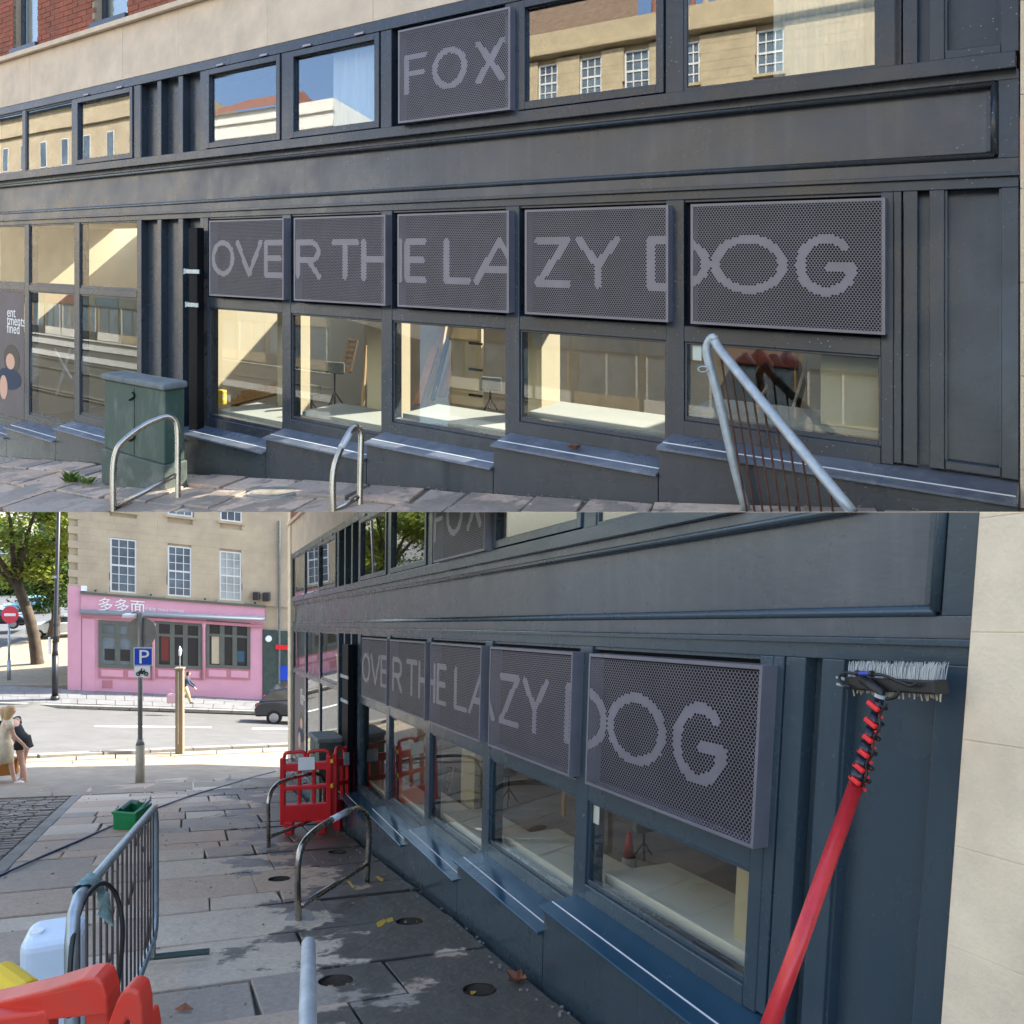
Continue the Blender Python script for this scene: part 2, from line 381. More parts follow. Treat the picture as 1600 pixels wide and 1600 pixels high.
mat('tyre', (.014, .014, .014), .85)
mat('rim', (.45, .46, .48), .3, .8)
mat('light_red', (.45, .015, .012), .25)
mat('light_white', (.8, .8, .78), .2)
mat('poster', (.085, .070, .085), .5, 0, .3, 2.0)
mat('roof_tile', (.17, .115, .075), .9, 0, .3, 3, .5, 25)
mat('roof_red', (.23, .105, .072), .9, 0, .25, 3)
mat('render_white', (.72, .69, .62), .8, 0, .06, 1.0)
wetstone('paving_wet', (.51, .435, .345), (.090, .077, .062), (-.917, -.398, 0), -1.85, .17)
wetstone('paving_dry', (.52, .43, .345), (.30, .245, .20), (-.917, -.398, 0), 0, .03)

# ------------------------------------------------------------------ the two street frames
H = .77                                        # height of a perforated sign panel
FU = Frame((-3.164, 7.911, 2.716), (1740, -1200, -412), (0, 0, 1), (-1200, -1740, -.2826*2114))
FM = Frame((-3.164, 7.911, 2.716), (1740, -1200, -412), (0, 0, 1), (-1200, -1740, 0))
FL = Frame((-2.011, 10.14, -1.487), (521, -1200, 176), (.0243, -.084, 1), (-1200, -521, .0585*1308))
PU, PL = 1.308, 1.554                          # bay widths

# lettering of the perforated panels: stroke skeletons in a unit box
def _arc(cx, cy, rx, ry, a0, a1, n=26):
    return [(cx+rx*math.cos(math.radians(a0+(a1-a0)*i/n)), cy+ry*math.sin(math.radians(a0+(a1-a0)*i/n))) for i in range(n+1)]
GLYPH = {
 'O': [_arc(.5, .5, .5, .5, 0, 360, 40)], 'V': [[(0, 1), (.5, 0), (1, 1)]], 'E': [[(1, 1), (0, 1), (0, 0), (1, 0)], [(0, .52), (.9, .52)]],
 'R': [[(0, 0), (0, 1), (.55, 1)]+_arc(.55, .73, .42, .27, 90, -90, 14)+[(0, .46)], [(.5, .46), (1, 0)]],
 'T': [[(0, 1), (1, 1)], [(.5, 1), (.5, 0)]], 'H': [[(0, 0), (0, 1)], [(1, 0), (1, 1)], [(0, .5), (1, .5)]], 'L': [[(0, 1), (0, 0), (1, 0)]],
 'A': [[(0, 0), (.5, 1), (1, 0)], [(.2, .3), (.8, .3)]], 'Z': [[(0, 1), (1, 1), (0, 0), (1, 0)]], 'Y': [[(0, 1), (.5, .45), (1, 1)], [(.5, .45), (.5, 0)]],
 'D': [[(.4, 0), (0, 0), (0, 1), (.4, 1)]+_arc(.4, .5, .6, .5, 90, -90, 22)], 'G': [_arc(.5, .5, .5, .5, 48, 350, 36)+[(1, .46), (.58, .46)]],
 'F': [[(0, 0), (0, 1), (1, 1)], [(0, .52), (.85, .52)]], 'X': [[(0, 1), (1, 0)], [(0, 0), (1, 1)]]}
# letter extents along the wall in bays, read off the lettering row
LET = [('O', 334, 364, 400), ('V', 372, 408, 400), ('E', 416, 440, 402), ('R', 466, 499, 405), ('T', 522, 558, 406), ('H', 569, 625, 407), ('E', 637, 663, 408), ('L', 698, 732, 410), ('A', 745, 818, 410), ('Z', 841, 887, 412), ('Y', 906, 964, 412), ('D', 1017, 1103, 414), ('O', 1118, 1223, 414), ('G', 1251, 1332, 414)]
FOXL = [('F', 636, 664, 117), ('O', 680, 726, 104), ('X', 748, 785, 92)]
def letter_bays(rows): return [(c, FU.uv(a, y, .07)[0]/PU, FU.uv(b, y, .07)[0]/PU) for c, a, b, y in rows]
LET, FOXL = letter_bays(LET), letter_bays(FOXL)

def sign_panel(F, p, w0, pxa, wt, wb, letters, wl0, wl1, clip, msheet, label, fine=1.0):
    """perforated metal tray: returned edges, hole-punched face with the letters left solid, dark lining"""
    xa, xb, yc = pxa; u0, u1, v0, v1 = F.uv(xa, yc, .077)[0], F.uv(xb, yc, .077)[0], (w0+wb)*H, (w0+wt)*H
    c = F.pt((u0+u1)/2, v0, .035)
    if clip < 0 and c.z > 0: return
    t = thing('perforated_sign', label, 'sign panel', c, 'perforated lettered panels')
    d = .075
    mb = MB(); mb.ring(F, u0, u1, v0, v1, .004, -.03, d); mb.build('tray_edge', 'sheet_edge', t, clip)
    mb = MB(); mb.fbox(F, u0+.006, u1-.006, v0+.006, v1-.006, -.022, -.02); mb.build('lining', 'gap_dark', t, clip)
    mb = MB(); mb.ring(F, u0, u1, v0, v1, .017, d, d+.002); mb.build('face_border', msheet, t, clip)
    # hex lattice of holes
    nx = int(62*fine); a = (u1-u0-.026)/nx; r = .01325/fine; ny = int((v1-v0-.026)/r)
    ii, jj = np.meshgrid(np.arange(nx), np.arange(ny)); ii = ii.ravel(); jj = jj.ravel()
    cu = u0+.013+a*(ii+.25+.5*(jj % 2)); cv = v0+.013+r*(jj+.5)
    st = p/1.15; solid = np.zeros(len(cu), bool); sw = .060*H
    for ch, lb0, lb1 in letters:
        x0, x1, y0, y1 = lb0*p/st, lb1*p/st, (w0+wl0)*H, (w0+wl1)*H
        for pl in GLYPH[ch]:
            for (ax, ay), (bx_, by) in zip(pl[:-1], pl[1:]):
                A = np.array((x0+ax*(x1-x0), y0+ay*(y1-y0))); B = np.array((x0+bx_*(x1-x0), y0+by*(y1-y0))); D = B-A; L2 = max(1e-9, D@D)
                q = np.stack([cu/st, cv], 1)-A; k = np.clip((q@D)/L2, 0, 1); solid |= np.hypot(*(q-k[:, None]*D).T) < sw*.5+.002
    hexo = np.array([(a/2, r/3), (0, 2*r/3), (-a/2, r/3), (-a/2, -r/3), (0, -2*r/3), (a/2, -r/3)])
    hr = .425*a; hexi = np.array([(hr*math.cos(math.radians(30+60*k)), hr*.95/st*1.0*math.sin(math.radians(30+60*k))*(1.12)) for k in range(6)])
    cen = np.stack([cu, cv], 1)
    # faces: ring of six quads where punched, one hexagon where solid
    po = (cen[:, None, :]+hexo[None]); pi_ = (cen[~solid][:, None, :]+hexi[None])
    P2 = np.concatenate([po.reshape(-1, 2), pi_.reshape(-1, 2)])
    M3 = np.array([F.U, F.V]); O3 = np.array(F.pt(0, 0, d+.0005)); V3 = P2@M3+O3
    n0 = len(cu); faces = [tuple(int(k)*6+i for i in range(6)) for k in np.nonzero(solid)[0]]
    for m_, k in enumerate(np.nonzero(~solid)[0]):
        o_ = int(k)*6; i_ = n0*6+m_*6
        faces += [(o_+q, o_+(q+1) % 6, i_+(q+1) % 6, i_+q) for q in range(6)]
    mb = MB(); mb.v = V3.tolist(); mb.f = faces
    mb.build('perforated_sheet', msheet, t, clip)
    return t

GB = {-4: -3.78, -3: -3.55, -2: -3.33, -1: -2.97, 0: -2.76, 1: -2.58, 2: -2.40, 3: -2.18, 4: -1.96, 5: -1.96}
WINB = [(-4.24, -3.13), (-3.13, -2.10), (-2.10, -1.00)]     # the three tall shop windows at the far end

def shopfront(F, p, rs, w0, clip, paint, ledge, label, half, base_fn):
    U = lambda b: b*p if b <= 5 else 5*p+(b-5)*p*rs
    W = lambda w: (w0+w)*H
    def bx(mb, b0, b1, wa, wb, n0, n1): return mb.fbox(F, U(b0), U(b1), W(wa), W(wb), n0, n1)
    END = 5.453
    base = F.pt(U(2), W(-2.6), .1)
    T = thing('shopfront_building', label, 'building', base)
    P = lambda nm, mb, m=paint, par=T, **k: mb.build(nm, m, par, clip, **k)
    # header above the lettered panels, with the little weathered step on its top
    mb = MB(); bx(mb, -4.25, END, -.106, -.004, -.14, .0); P('header', mb, bevel=.004)
    mb = MB(); bx(mb, -4.25, END+.004, -.030, .0, .0, .016); P('drip_strip', mb, bevel=.003)
    # fascia: board, bands, mouldings
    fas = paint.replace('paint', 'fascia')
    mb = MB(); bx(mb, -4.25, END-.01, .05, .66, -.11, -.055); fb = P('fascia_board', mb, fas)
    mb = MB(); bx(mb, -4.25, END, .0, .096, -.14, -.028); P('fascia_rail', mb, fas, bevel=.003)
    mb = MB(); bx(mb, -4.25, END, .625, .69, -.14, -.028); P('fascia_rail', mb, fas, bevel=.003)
    mb = MB(); bx(mb, END-.072, END, .096, .625, -.14, -.028); P('fascia_stile', mb, bevel=.003)
    def mould(pts):                              # half-round bead with a cove beside it
        mb = MB(); mb.tube(pts, .019, 8); return P('moulding', mb, smooth=True)
    e = END-.072-.012
    mould([F.pt(U(-4.25), W(.118), -.030), F.pt(U(e), W(.118), -.030)])
    mould([F.pt(U(-4.25), W(.603), -.030), F.pt(U(e), W(.603), -.030)])
    mould([F.pt(U(e), W(.118), -.030), F.pt(U(e), W(.603), -.030)])
    mb = MB(); bx(mb, e-.03, e-.012, .15, .575, -.055, -.047); P('panel_bead', mb)
    # upper windows: sill rail, head, posts
    mb = MB(); bx(mb, -4.25, END-.01, .69, .80, -.14, .022); P('window_sill_rail', mb, bevel=.004)
    mb = MB(); bx(mb, -4.25, END-.01, 1.865, 1.985, -.14, .016); P('window_head', mb, bevel=.004)
    posts = [(-4.25, -4.18), (-3.16, -3.09), (-2.13, -2.05), (-1.04, -.93), (-.045, .03)]+[(i-.052, i+.045) for i in range(1, 5)]+[(4.94, 5.03)]
    for a, b in posts:
        mb = MB(); bx(mb, a, b, .80, 1.865, -.12, .008); P('mullion', mb, bevel=.004)
    ups = [(-4.18, -3.16, 0), (-3.09, -2.13, 0), (-2.05, -1.04, 1), (.03, .948, 1), (1.045, 1.948, 1), (3.045, 3.948, 1), (4.045, 4.94, 0)]
    for a, b, sash in ups:
        u0, u1, v0, v1 = U(a), U(b), W(.80), W(1.865)
        if clip < 0 and F.pt(u0, v0, 0).z > 0: continue
        mb = MB()
        if sash:
            mb.ring(F, u0+.008, u1-.008, v0+.008, v1-.008, .055, -.06, .022); fr = P('window', mb, bevel=.003)
            if fr is None: continue
            mb = MB(); mb.ring(F, u0+.063, u1-.063, v0+.063, v1-.063, .010, -.06, -.004)
            if True: mb.build('glazing_bead', paint, fr, clip)
            q = .072
            for k in (.22, .80):
                uc = u0+(u1-u0)*k; mb = MB(); mb.fbox(F, uc-.055, uc+.055, v1+.002, v1+.022, .017, .036); mb.build('hinge', 'sheet_edge', fr, clip, bevel=.003)
        else:
            mb.ring(F, u0, u1, v0, v1, .020, -.06, .001); fr = P('window', mb)
            if fr is None: continue
            q = .02
        mb = MB(); mb.fbox(F, u0+q, u1-q, v0+q, v1-q, -.016, -.012); mb.build('pane', 'glass_upper', fr, clip)
    # narrow sunk strips between the bays
    def strips(wa, wb):
        mb = MB(); bx(mb, -1.0, 0., wa, wb, -.13, -.075); P('strip_backing', mb)
        for a, b in ((-.99, -.924), (-.676, -.617), (-.364, -.300), (-.06, -.01)):
            mb = MB(); bx(mb, a, b, wa, wb, -.075, .004); P('strip_batten', mb, bevel=.004)
    strips(.80, 1.865); strips(-3.3, -.106)
    # sunk panels at the near end, both storeys
    def endpanels(wa, wb, n):
        mb = MB(); bx(mb, 5.0, END, wa, wb, -.13, -.06); P('end_backing', mb)
        for a, b in ((5.0, 5.031), (5.037, 5.093), (5.137, 5.193)):
            mb = MB(); bx(mb, a, b, wa, wb, -.06, n); P('end_batten', mb, bevel=.004)
        mb = MB(); mb.fbox(F, U(5.193), U(5.193)+.012, W(wa)+.05, W(wb), -.06, n-.014); P('panel_bead', mb)
        mb = MB(); mb.fbox(F, U(5.385), U(5.393), W(wa)+.05, W(wb), -.06, n-.014); P('panel_bead', mb)
        mb = MB(); bx(mb, 5.393, END, wa, wb, -.06, n); P('end_stile', mb, bevel=.004)
        mb = MB(); mb.fbox(F, U(5.193), U(5.393), W(wa), W(wa)+.05, -.06, n-.004); P('end_bottom_rail', mb, bevel=.006)
    endpanels(.80, 1.865, .008); endpanels(-2.06, -.106, .0)
    # ground floor bays
    for i in range(6):
        g = min(GB[i], GB[max(i-1, 0)])-.12 if i else GB[0]-.5
        mb = MB(); bx(mb, i-.050, i+.045 if i < 5 else 5.0, g, -.106, -.12, .002); P('mullion', mb, bevel=.005)
    for i in range(5):
        a, b = i+.045, i+.95
        mb = MB(); bx(mb, a, b, -1.30, -1.165, -.12, .0); P('transom', mb, bevel=.005)
        mb = MB(); bx(mb, a, b, -1.165, -.106, -.10, -.06); P('panel_backing', mb, 'gap_dark')
        mb = MB(); mb.fbox(F, U(a), U(b), W(-.112)-.012, W(-.106), -.06, -.012); P('recess_trim', mb)
        g = GB[i]; u0, u1, v0, v1 = U(a), U(b), W(g), W(-1.30)
        mb = MB(); mb.ring(F, u0, u1, v0, v1, .016, -.075, -.012, .03); fr = P('window', mb, bevel=.003)
        mb = MB(); mb.fbox(F, u0+.016, u1-.016, v0+.03, v1-.016, -.030, -.026); mb.build('pane', 'glass_lower', fr, clip)
        mb = MB(); bx(mb, a, b, g-.13, g, -.12, .004); P('bottom_rail', mb, bevel=.006)
    # tall windows at the far end
    for k, (a, b) in enumerate(WINB):
        g = GB[-4+k]+.15 if k < 2 else GB[-2]+.2
        g = (-3.55, -3.36, -3.15)[k]
        mb = MB(); bx(mb, a, a+.10, g-.12, -.106, -.12, .0); P('mullion', mb, bevel=.005)
        a2, b2 = a+.10, b
        for wa, wb, top in ((-1.14, -.106, 1), (g, -1.24, 0)):
            u0, u1, v0, v1 = U(a2), U(b2), W(wa), W(wb)
            mb = MB(); mb.ring(F, u0, u1, v0, v1, .018, -.075, -.012, .03); fr = P('window', mb)
            mb = MB(); mb.fbox(F, u0+.018, u1-.018, v0+.03, v1-.018, -.024, -.020); mb.build('pane', 'glass_lower', fr, clip)
        mb = MB(); bx(mb, a2, b2, -1.24, -1.14, -.12, .0); P('transom', mb, bevel=.005)
        mb = MB(); bx(mb, a2, b2, g-.13, g, -.12, .004); P('bottom_rail', mb, bevel=.006)
    # stepped sill ledges over a plinth that follows the hill
    segs = [(-4.25, -3.13, -3.68), (-3.13, -2.10, -3.49), (-2.10, -1.0, -3.28), (-1.0, -.02, -2.98)]+[(i-.02, i+.98, GB[i]-.13) for i in range(4)]+[(3.98, END, GB[4]-.13)]
    for b0, b1, w in segs:
        u0, u1, v = U(b0), U(b1), W(w)
        mb = MB()
        q = F.pt
        mb.hexa([q(u0, v-.012, -.05), q(u1, v-.012, -.05), q(u1, v-.048, .255), q(u0, v-.048, .255), q(u0, v+.012, -.05), q(u1, v+.012, -.05), q(u1, v-.030, .255), q(u0, v-.030, .255)])
        P('sill_ledge', mb, ledge, bevel=.004)
        mb = MB(); mb.hexa([q(u0+.012, v-.024, .165), q(u1-.01, v-.024, .165), q(u1-.01, v-.026, .171), q(u0+.012, v-.026, .171), q(u0+.012, v-.0135, .165), q(u1-.01, v-.0135, .165), q(u1-.01, v-.0145, .171), q(u0+.012, v-.0145, .171)])
        P('sill_seam', mb, 'seam_white')
        mb = MB(); vb0, vb1 = base_fn(u0+.004), base_fn(u1-.004)
        mb.hexa([q(u0+.004, vb0-.12, -.05), q(u1-.004, vb1-.12, -.05), q(u1-.004, vb1-.12, .215), q(u0+.004, vb0-.12, .215), q(u0+.004, v-.02, -.05), q(u1-.004, v-.02, -.05), q(u1-.004, v-.045, .215), q(u0+.004, v-.045, .215)])
        P('plinth', mb)
    return T

def interior(F, p, rs, w0, clip, half, piers=()):
    """the shop being fitted out behind the glass: floor, back wall, piers, window boards (open to the sky beyond the ceiling)"""
    U = lambda b: b*p if b <= 5 else 5*p+(b-5)*p*rs
    W = lambda w: (w0+w)*H
    dep = 3.4
    fl = lambda b: -3.75+.115*(b+4.2)      # floor climbs with the street
    mb = MB(); q = F.pt
    mb.add([q(U(-4.3), W(-3.85), -.14), q(U(5.5), W(-2.75), -.14), q(U(5.5), W(-2.75), -dep), q(U(-4.3), W(-3.85), -dep)], [(0, 1, 2, 3)])
    struct(mb.build('interior_floor', 'room_floor', None, clip))
    mb = MB(); mb.fbox(F, U(-4.35), U(5.6), W(-4.2), W(.0), -dep-.1, -dep); struct(mb.build('interior_wall', 'room_back', None, clip))
    mb = MB(); mb.fbox(F, U(-5.4), U(-.95), W(-.10), W(-.04), -2.0, -.14); mb.fbox(F, U(-.949), U(5.5), W(-.10), W(-.04), -2.0, -.14); struct(mb.build('ceiling', 'room_plaster', None, clip))
    for b in (-4.35, 5.47):
        mb = MB(); mb.fbox(F, U(b), U(b)+.08, W(-4.2), W(.0), -dep, -.14); struct(mb.build('interior_wall', 'room_plaster', None, clip))
    mb = MB(); mb.fbox(F, U(-1.0), U(-.90), W(-4.2), W(.1), -dep, -.14); struct(mb.build('interior_wall', 'room_plaster', None, clip))
    if True:                             # shallow dark rooms behind the upper windows
        mb = MB(); mb.fbox(F, U(-4.9), U(5.45), W(.55), W(.62), -1.0, -.15); mb.fbox(F, U(-4.9), U(5.45), W(.62), W(2.1), -1.05, -1.0); mb.fbox(F, U(-4.9), U(5.45), W(2.1), W(2.15), -1.05, -.15); mb.fbox(F, U(-4.95), U(-4.9), W(.55), W(2.15), -1.05, -.15)
        struct(mb.build('upper_room_lining', 'room_dark', None, clip))
    for i in range(5):
        g = GB[i]
        mb = MB(); mb.fbox(F, U(i+.03), U(i+.985), W(-4.0), W(g)+.045, -.62, -.15)
        o = mb.build('window_board', 'room_board' if clip > 0 else 'room_board_lit', None, clip, bevel=.004); struct(o)
    for x0, x1, yc, n0, n1 in piers:
        mb = MB(); mb.fbox(F, F.uv(x0, yc, n1)[0], F.uv(x1, yc, n1)[0], W(-4.0), W(-.2), n0, n1); struct(mb.build('interior_pier', 'room_plaster', None, clip, bevel=.004))
    mb = MB(); mb.fbox(F, U(-2.1), U(-1.85), W(-4.2), W(-.2), -1.6, -1.2); struct(mb.build('interior_pier', 'room_plaster', None, clip))
    mb = MB(); mb.fbox(F, U(-5.4), U(-1.0), W(-4.2), W(-.2), -2.5, -2.4); struct(mb.build('interior_wall', 'room_back', None, clip))
    mb = MB(); mb.ring(F, U(-3.2), U(-2.3), W(-4.2), W(-1.6), .06, -2.4, -2.34); struct(mb.build('door_frame', 'room_dark', None, clip))
    return fl
# ================================================================== UPPER STREET (before cleaning)
def interp(tab, x):
    for (a, b), (c, d) in zip(tab[:-1], tab[1:]):
        if x <= c: return b+(d-b)*(x-a)/(c-a)
    (a, b), (c, d) = tab[-2:]; return b+(d-b)*(x-a)/(c-a)
_tab = [FU.uv(x, y, .215) for x, y in ((0, 712), (157, 724), (300, 740), (400, 745), (585, 756), (797, 770), (1072, 786), (1400, 794), (1600, 797))]
def baseU(u): return interp(_tab, u)
def ptU(u, n, h=0.0): return FU.pt(u, baseU(u)+h, n)
def gU(x, y):
    lo, hi = -.3, 4.0
    for _ in range(40):
        m = (lo+hi)/2; u, v = FU.uv(x, y, m)
        if v > baseU(u): hi = m
        else: lo = m
    u, v = FU.uv(x, y, lo); gU.un = (u, lo); return FU.pt(u, v, lo)
shopfront(FU, PU, 1.0, .515, 1, 'paint_dusty', 'ledge_dusty', 'dusty dark grey timber shopfront with cream stone band, in the top half, uncleaned', 'upper', baseU)
interior(FU, PU, 1.0, .515, 1, 'upper', [(433, 450, 580, -.95, -.65), (573, 608, 580, -.95, -.65), (822, 846, 580, -.95, -.65), (1282, 1400, 620, -.62, -.2)])
def wpx(F, w0, pts, n=.077): return sum(F.uv(x, y, n)[1] for x, y in pts)/len(pts)/H-w0
WPU = (wpx(FU, .515, [(1079, 506), (1385, 523)]), wpx(FU, .515, [(1079, 318), (1383, 310)]), wpx(FU, .515, [(622, 192), (797, 172)]), wpx(FU, .515, [(622, 46), (797, 12)]))
WLU = (wpx(FU, .515, [(1290, 456)]), wpx(FU, .515, [(1290, 373)]), wpx(FU, .515, [(636, 144)]), wpx(FU, .515, [(636, 90)]))
_rows = [('OVE', 0, 'OVE'), ('RTH', 1, 'R TH'), ('ELA', 2, 'E LA'), ('ZYD', 3, 'ZY D'), ('DOG', 4, 'DOG')]
for _n, i, s in _rows:
    sign_panel(FU, PU, .515, ((327, 443, 400), (459, 602, 405), (621, 795, 408), (820, 1044, 412), (1079, 1383, 415))[i], WPU[1], WPU[0], LET, WLU[0], WLU[1], 1, 'sheet_before', 'dusty perforated metal panel lettered %s on the uncleaned shopfront above' % s)
sign_panel(FU, PU, .515, (622, 797, 105), WPU[3], WPU[2], FOXL, WLU[2], WLU[3], 1, 'sheet_before', 'perforated metal panel lettered FOX between upper windows of uncleaned shopfront')

# cream stone band, string course and red brick storey above
UW = lambda w: (.515+w)*H
bb = thing('upper_storey', 'cream stone band under red brick storey above the uncleaned shopfront', 'wall', FU.pt(-2, UW(1.99), -.05))
rnd = random.Random(3)
u = -6.2
while u < 9:
    L = rnd.uniform(1.0, 1.5)
    MB().fbox(FU, u, u+L-.003, UW(1.99), UW(2.78), -.12, .018+rnd.uniform(-.001, .001)).build('stone_block', 'cream_stone', bb, 1, bevel=.002)
    u += L
MB().fbox(FU, -6.2, 9.4, UW(1.985), UW(2.79), -.14, .010).build('stone_bedding', 'mortar', bb, 1)
MB().fbox(FU, -6.2, 9.4, UW(2.79), UW(2.87), -.12, .075).build('string_course', 'cream_stone', bb, 1, bevel=.006)
wins = []
for xa, xb, yb in ((22, 60, 76), (148, 200, 24)):
    a = FU.uv(xa, yb, 0)[0]; b = FU.uv(xb, yb-9, 0)[0]; wins.append((a, b))
_e = [-6.2]+[x for w_ in wins for x in w_]+[9.4]
for k in range(0, len(_e), 2): MB().fbox(FU, _e[k], _e[k+1], UW(2.87), UW(4.6), -.14, .004).build('mortar_bed', 'mortar', bb, 1)
brick_h, brick_l = .068, .232
row = 0; v = UW(2.87)+.006
while row < 17:
    u = -6.0+(row % 2)*brick_l/2
    while u < .3:
        a, b = u, u+brick_l-.011
        vv0, vv1 = v, v+brick_h-.012
        keep = True
        for (wa, wb) in wins:
            if v > UW(2.87)+.05 and b > wa and a < wb:
                if a < wa-.05: b = wa
                elif b > wb+.05: a = wb
                else: keep = False
        q = FU.pt(a, v, 0); px = 800+1200*q.x/q.y; py = 800-1200*q.z/q.y
        if keep and b-a > .03 and px > -25 and py > -16:
            MB().fbox(FU, a, b, vv0, vv1, -.02, .012+rnd.uniform(-.002, .003)).build('brick', 'brick_red', bb, 1)
        u += brick_l
    v += brick_h; row += 1
for wa, wb in wins:
    MB().fbox(FU, wa-.03, wb+.03, UW(2.875), UW(2.955), -.14, .055).build('window_sill', 'paint_dusty', bb, 1, bevel=.004)
    mb = MB().ring(FU, wa, wb, UW(2.955), UW(4.5), .06, -.13, -.085); w_ = mb.build('window', 'paint_dusty', bb, 1)
    MB().fbox(FU, wa+.06, wb-.06, UW(2.955)+.06, UW(4.5)-.06, -.112, -.108).build('pane', 'glass_upper', w_, 1)
    MB().fbox(FU, wa, wb, UW(2.95), UW(4.5), -.32, -.16).build('blind', 'curtain', w_, 1)
# stone pier closing the near end
sp = thing('stone_pier', 'pale stone pier at right end of the uncleaned shopfront', 'wall', FU.pt(6.0*PU, UW(-2.2), 0))
for k in range(11):
    MB().fbox(FU, (5.453)*PU+.006, 5.453*PU+4.0, UW(-2.6+.62*k)+.002, UW(-2.6+.62*(k+1)), -.3, .03).build('stone_block', 'pale_stone', sp, 1, bevel=.003)

cq = thing('stone_corner', 'pale stone corner pier at the far left end of the uncleaned shopfront', 'wall', FU.pt(-7, UW(-4), 0))
for k in range(14): MB().fbox(FU, -9.6, -4.25*PU-.006, UW(-4.6+.62*k)+.002, UW(-4.6+.62*(k+1)), -.3, .03).build('stone_block', 'pale_stone', cq, 1, bevel=.003)
# pavement strip along the shopfront
mb = MB(); us = [-6.4+.4*i for i in range(36)]; ns = [.1, .6, 1.2, 2.0, 3.0]
mb.v = [tuple(ptU(a, b, -.022)) for a in us for b in ns]
mb.f = [(i*5+j, (i+1)*5+j, (i+1)*5+j+1, i*5+j+1) for i in range(35) for j in range(4)]
paveU = struct(mb.build('pavement', 'joint_dirt', None, 1))
rnd = random.Random(12)
for n0, n1 in ((.225, .62), (.63, 1.12), (1.13, 1.7), (1.71, 2.6)):
    u = -6.3
    while u < 7.6:
        L = rnd.uniform(.32, .9); sk = .35*(n1-n0); k = .011; h = rnd.uniform(-.012, .012)
        q = [(u+k+sk*n0*2, n0+k), (u+L-k+sk*n0*2+rnd.uniform(-.04, .03), n0+k+rnd.uniform(-.02, .03)), (u+L-k+sk*n1*2, n1-k), (u+k+sk*n1*2+rnd.uniform(-.03, .04), n1-k-rnd.uniform(-.02, .03))]
        mb = MB(); mb.hexa([ptU(a, b, -.03) for a, b in q]+[ptU(a, b, h+rnd.uniform(-.004, .004)) for a, b in q])
        mb.build('paving_slab', 'paving_dry', paveU, 1, bevel=.009)
        u += L
mb = MB(); rr = random.Random(77)
for _ in range(260):
    c = ptU(rr.uniform(-5.5, 7), rr.choice([rr.uniform(.22, .34), rr.uniform(.22, 2.0)]), .006); s_ = rr.uniform(.003, .010); mb.hexa([c+Vector((a*s_*rr.uniform(.6, 1.2), b*s_*rr.uniform(.6, 1.2), z*s_)) for z in (0, .8) for a, b in ((-1, -1), (1, -1), (1, 1), (-1, 1))])
struct(mb.build('grit', 'kerb', None, 1), 'stuff')
# service cover let into the slabs
c = gU(428, 770)
co = thing('service_cover', 'small rounded metal service cover in the pavement of the top half', 'cover', c)
uu, nn = gU.un
pl = []
for k in range(28):
    a = 2*math.pi*k/28; r = 1/((abs(math.cos(a))**3.2+abs(math.sin(a))**3.2)**(1/3.2)); pl.append((uu+.26*r*math.cos(a), nn+.15*r*math.sin(a)))
MB().prism(pl, lambda x, y, d: ptU(x, y, d), -.02, .011).build('rim', 'cab_base', co, 1)
MB().prism([(uu+(x-uu)*.84, nn+(y-nn)*.84) for x, y in pl], lambda x, y, d: ptU(x, y, d), .008, .014).build('lid', 'sett', co, 1)

# green telecoms cabinet
def cabinet(F, u0, u1, nf, nb, vt, vb, clip, lab, gz):
    t = thing('utility_cabinet', lab, 'cabinet', F.pt((u0+u1)/2, vb, (nf+nb)/2))
    MB().fbox(F, u0+.015, u1-.015, vb+.14, vt-.06, nb+.015, nf-.015).build('body', 'cab_green', t, clip, bevel=.012)
    MB().fbox(F, u0-.005, u1+.005, vb-.2, vb+.14, nb, nf+.004).build('base_plinth', 'cab_faded', t, clip, bevel=.012)
    MB().fbox(F, u0-.012, u1+.012, vt-.062, vt, nb-.005, nf+.012).build('cap', 'cab_cap', t, clip, bevel=.022, seg=3)
    uc = u0+(u1-u0)*.52
    MB().fbox(F, uc-.003, uc+.003, vb+.16, vt-.09, nf-.0155, nf-.0125).build('door_gap', 'gap_dark', t, clip)
    for f in (.36, .80):
        pz = vb+(vt-vb)*f; pt = F.pt
        MB().tube([pt(uc-.03+.05*math.sin(a), pz+.045-.02*i, nf-.006) for i, a in enumerate((0.2, 1.0, 2.0, 3.0, 4.2))], .008, 6).build('handle', 'black_iron', t, clip)
    return t
u0, vt = FU.uv(159, 583, .80); u1, _ = FU.uv(256, 590, .80); _, vb = FU.uv(256, 752, .80)
CAB = (u0/PU, u1/PU, vt/H-.515)
cabinet(FU, u0, u1, .80, .57, vt, vb, 1, 'weathered green utility cabinet beside black pipe, in the top half', None)

# black square downpipe post
def pipe(F, x0, x1, yt, clip, lab, bt, vbot, ybr):
    u0, vt = F.uv(x0, yt, .12); u1, _ = F.uv(x1, yt, .12)
    t = thing('iron_post', lab, 'post', F.pt((u0+u1)/2, vbot, .08))
    MB().fbox(F, u0, u1, vbot, vt, .04, .12).build('shaft', 'black_iron', t, clip, bevel=.006)
    for k, s in ((.0, 1.), (.34, .6)):
        _, vbk = F.uv(x0, ybr, .12); vbk -= k
        mb = MB().fbox(F, u0-.06*s, u1+.05*s, vbk-.022, vbk+.022, .118, .132); mb.fbox(F, u0-.07*s, u0-.05*s, vbk-.03, vbk+.03, -.02, .136); mb.build('bracket', 'galv', t, clip, bevel=.003)
pipe(FU, 295, 308, 356, 1, 'black iron post with clamp bracket against the uncleaned shopfront', 0, baseU(-.2)-.05, 424)

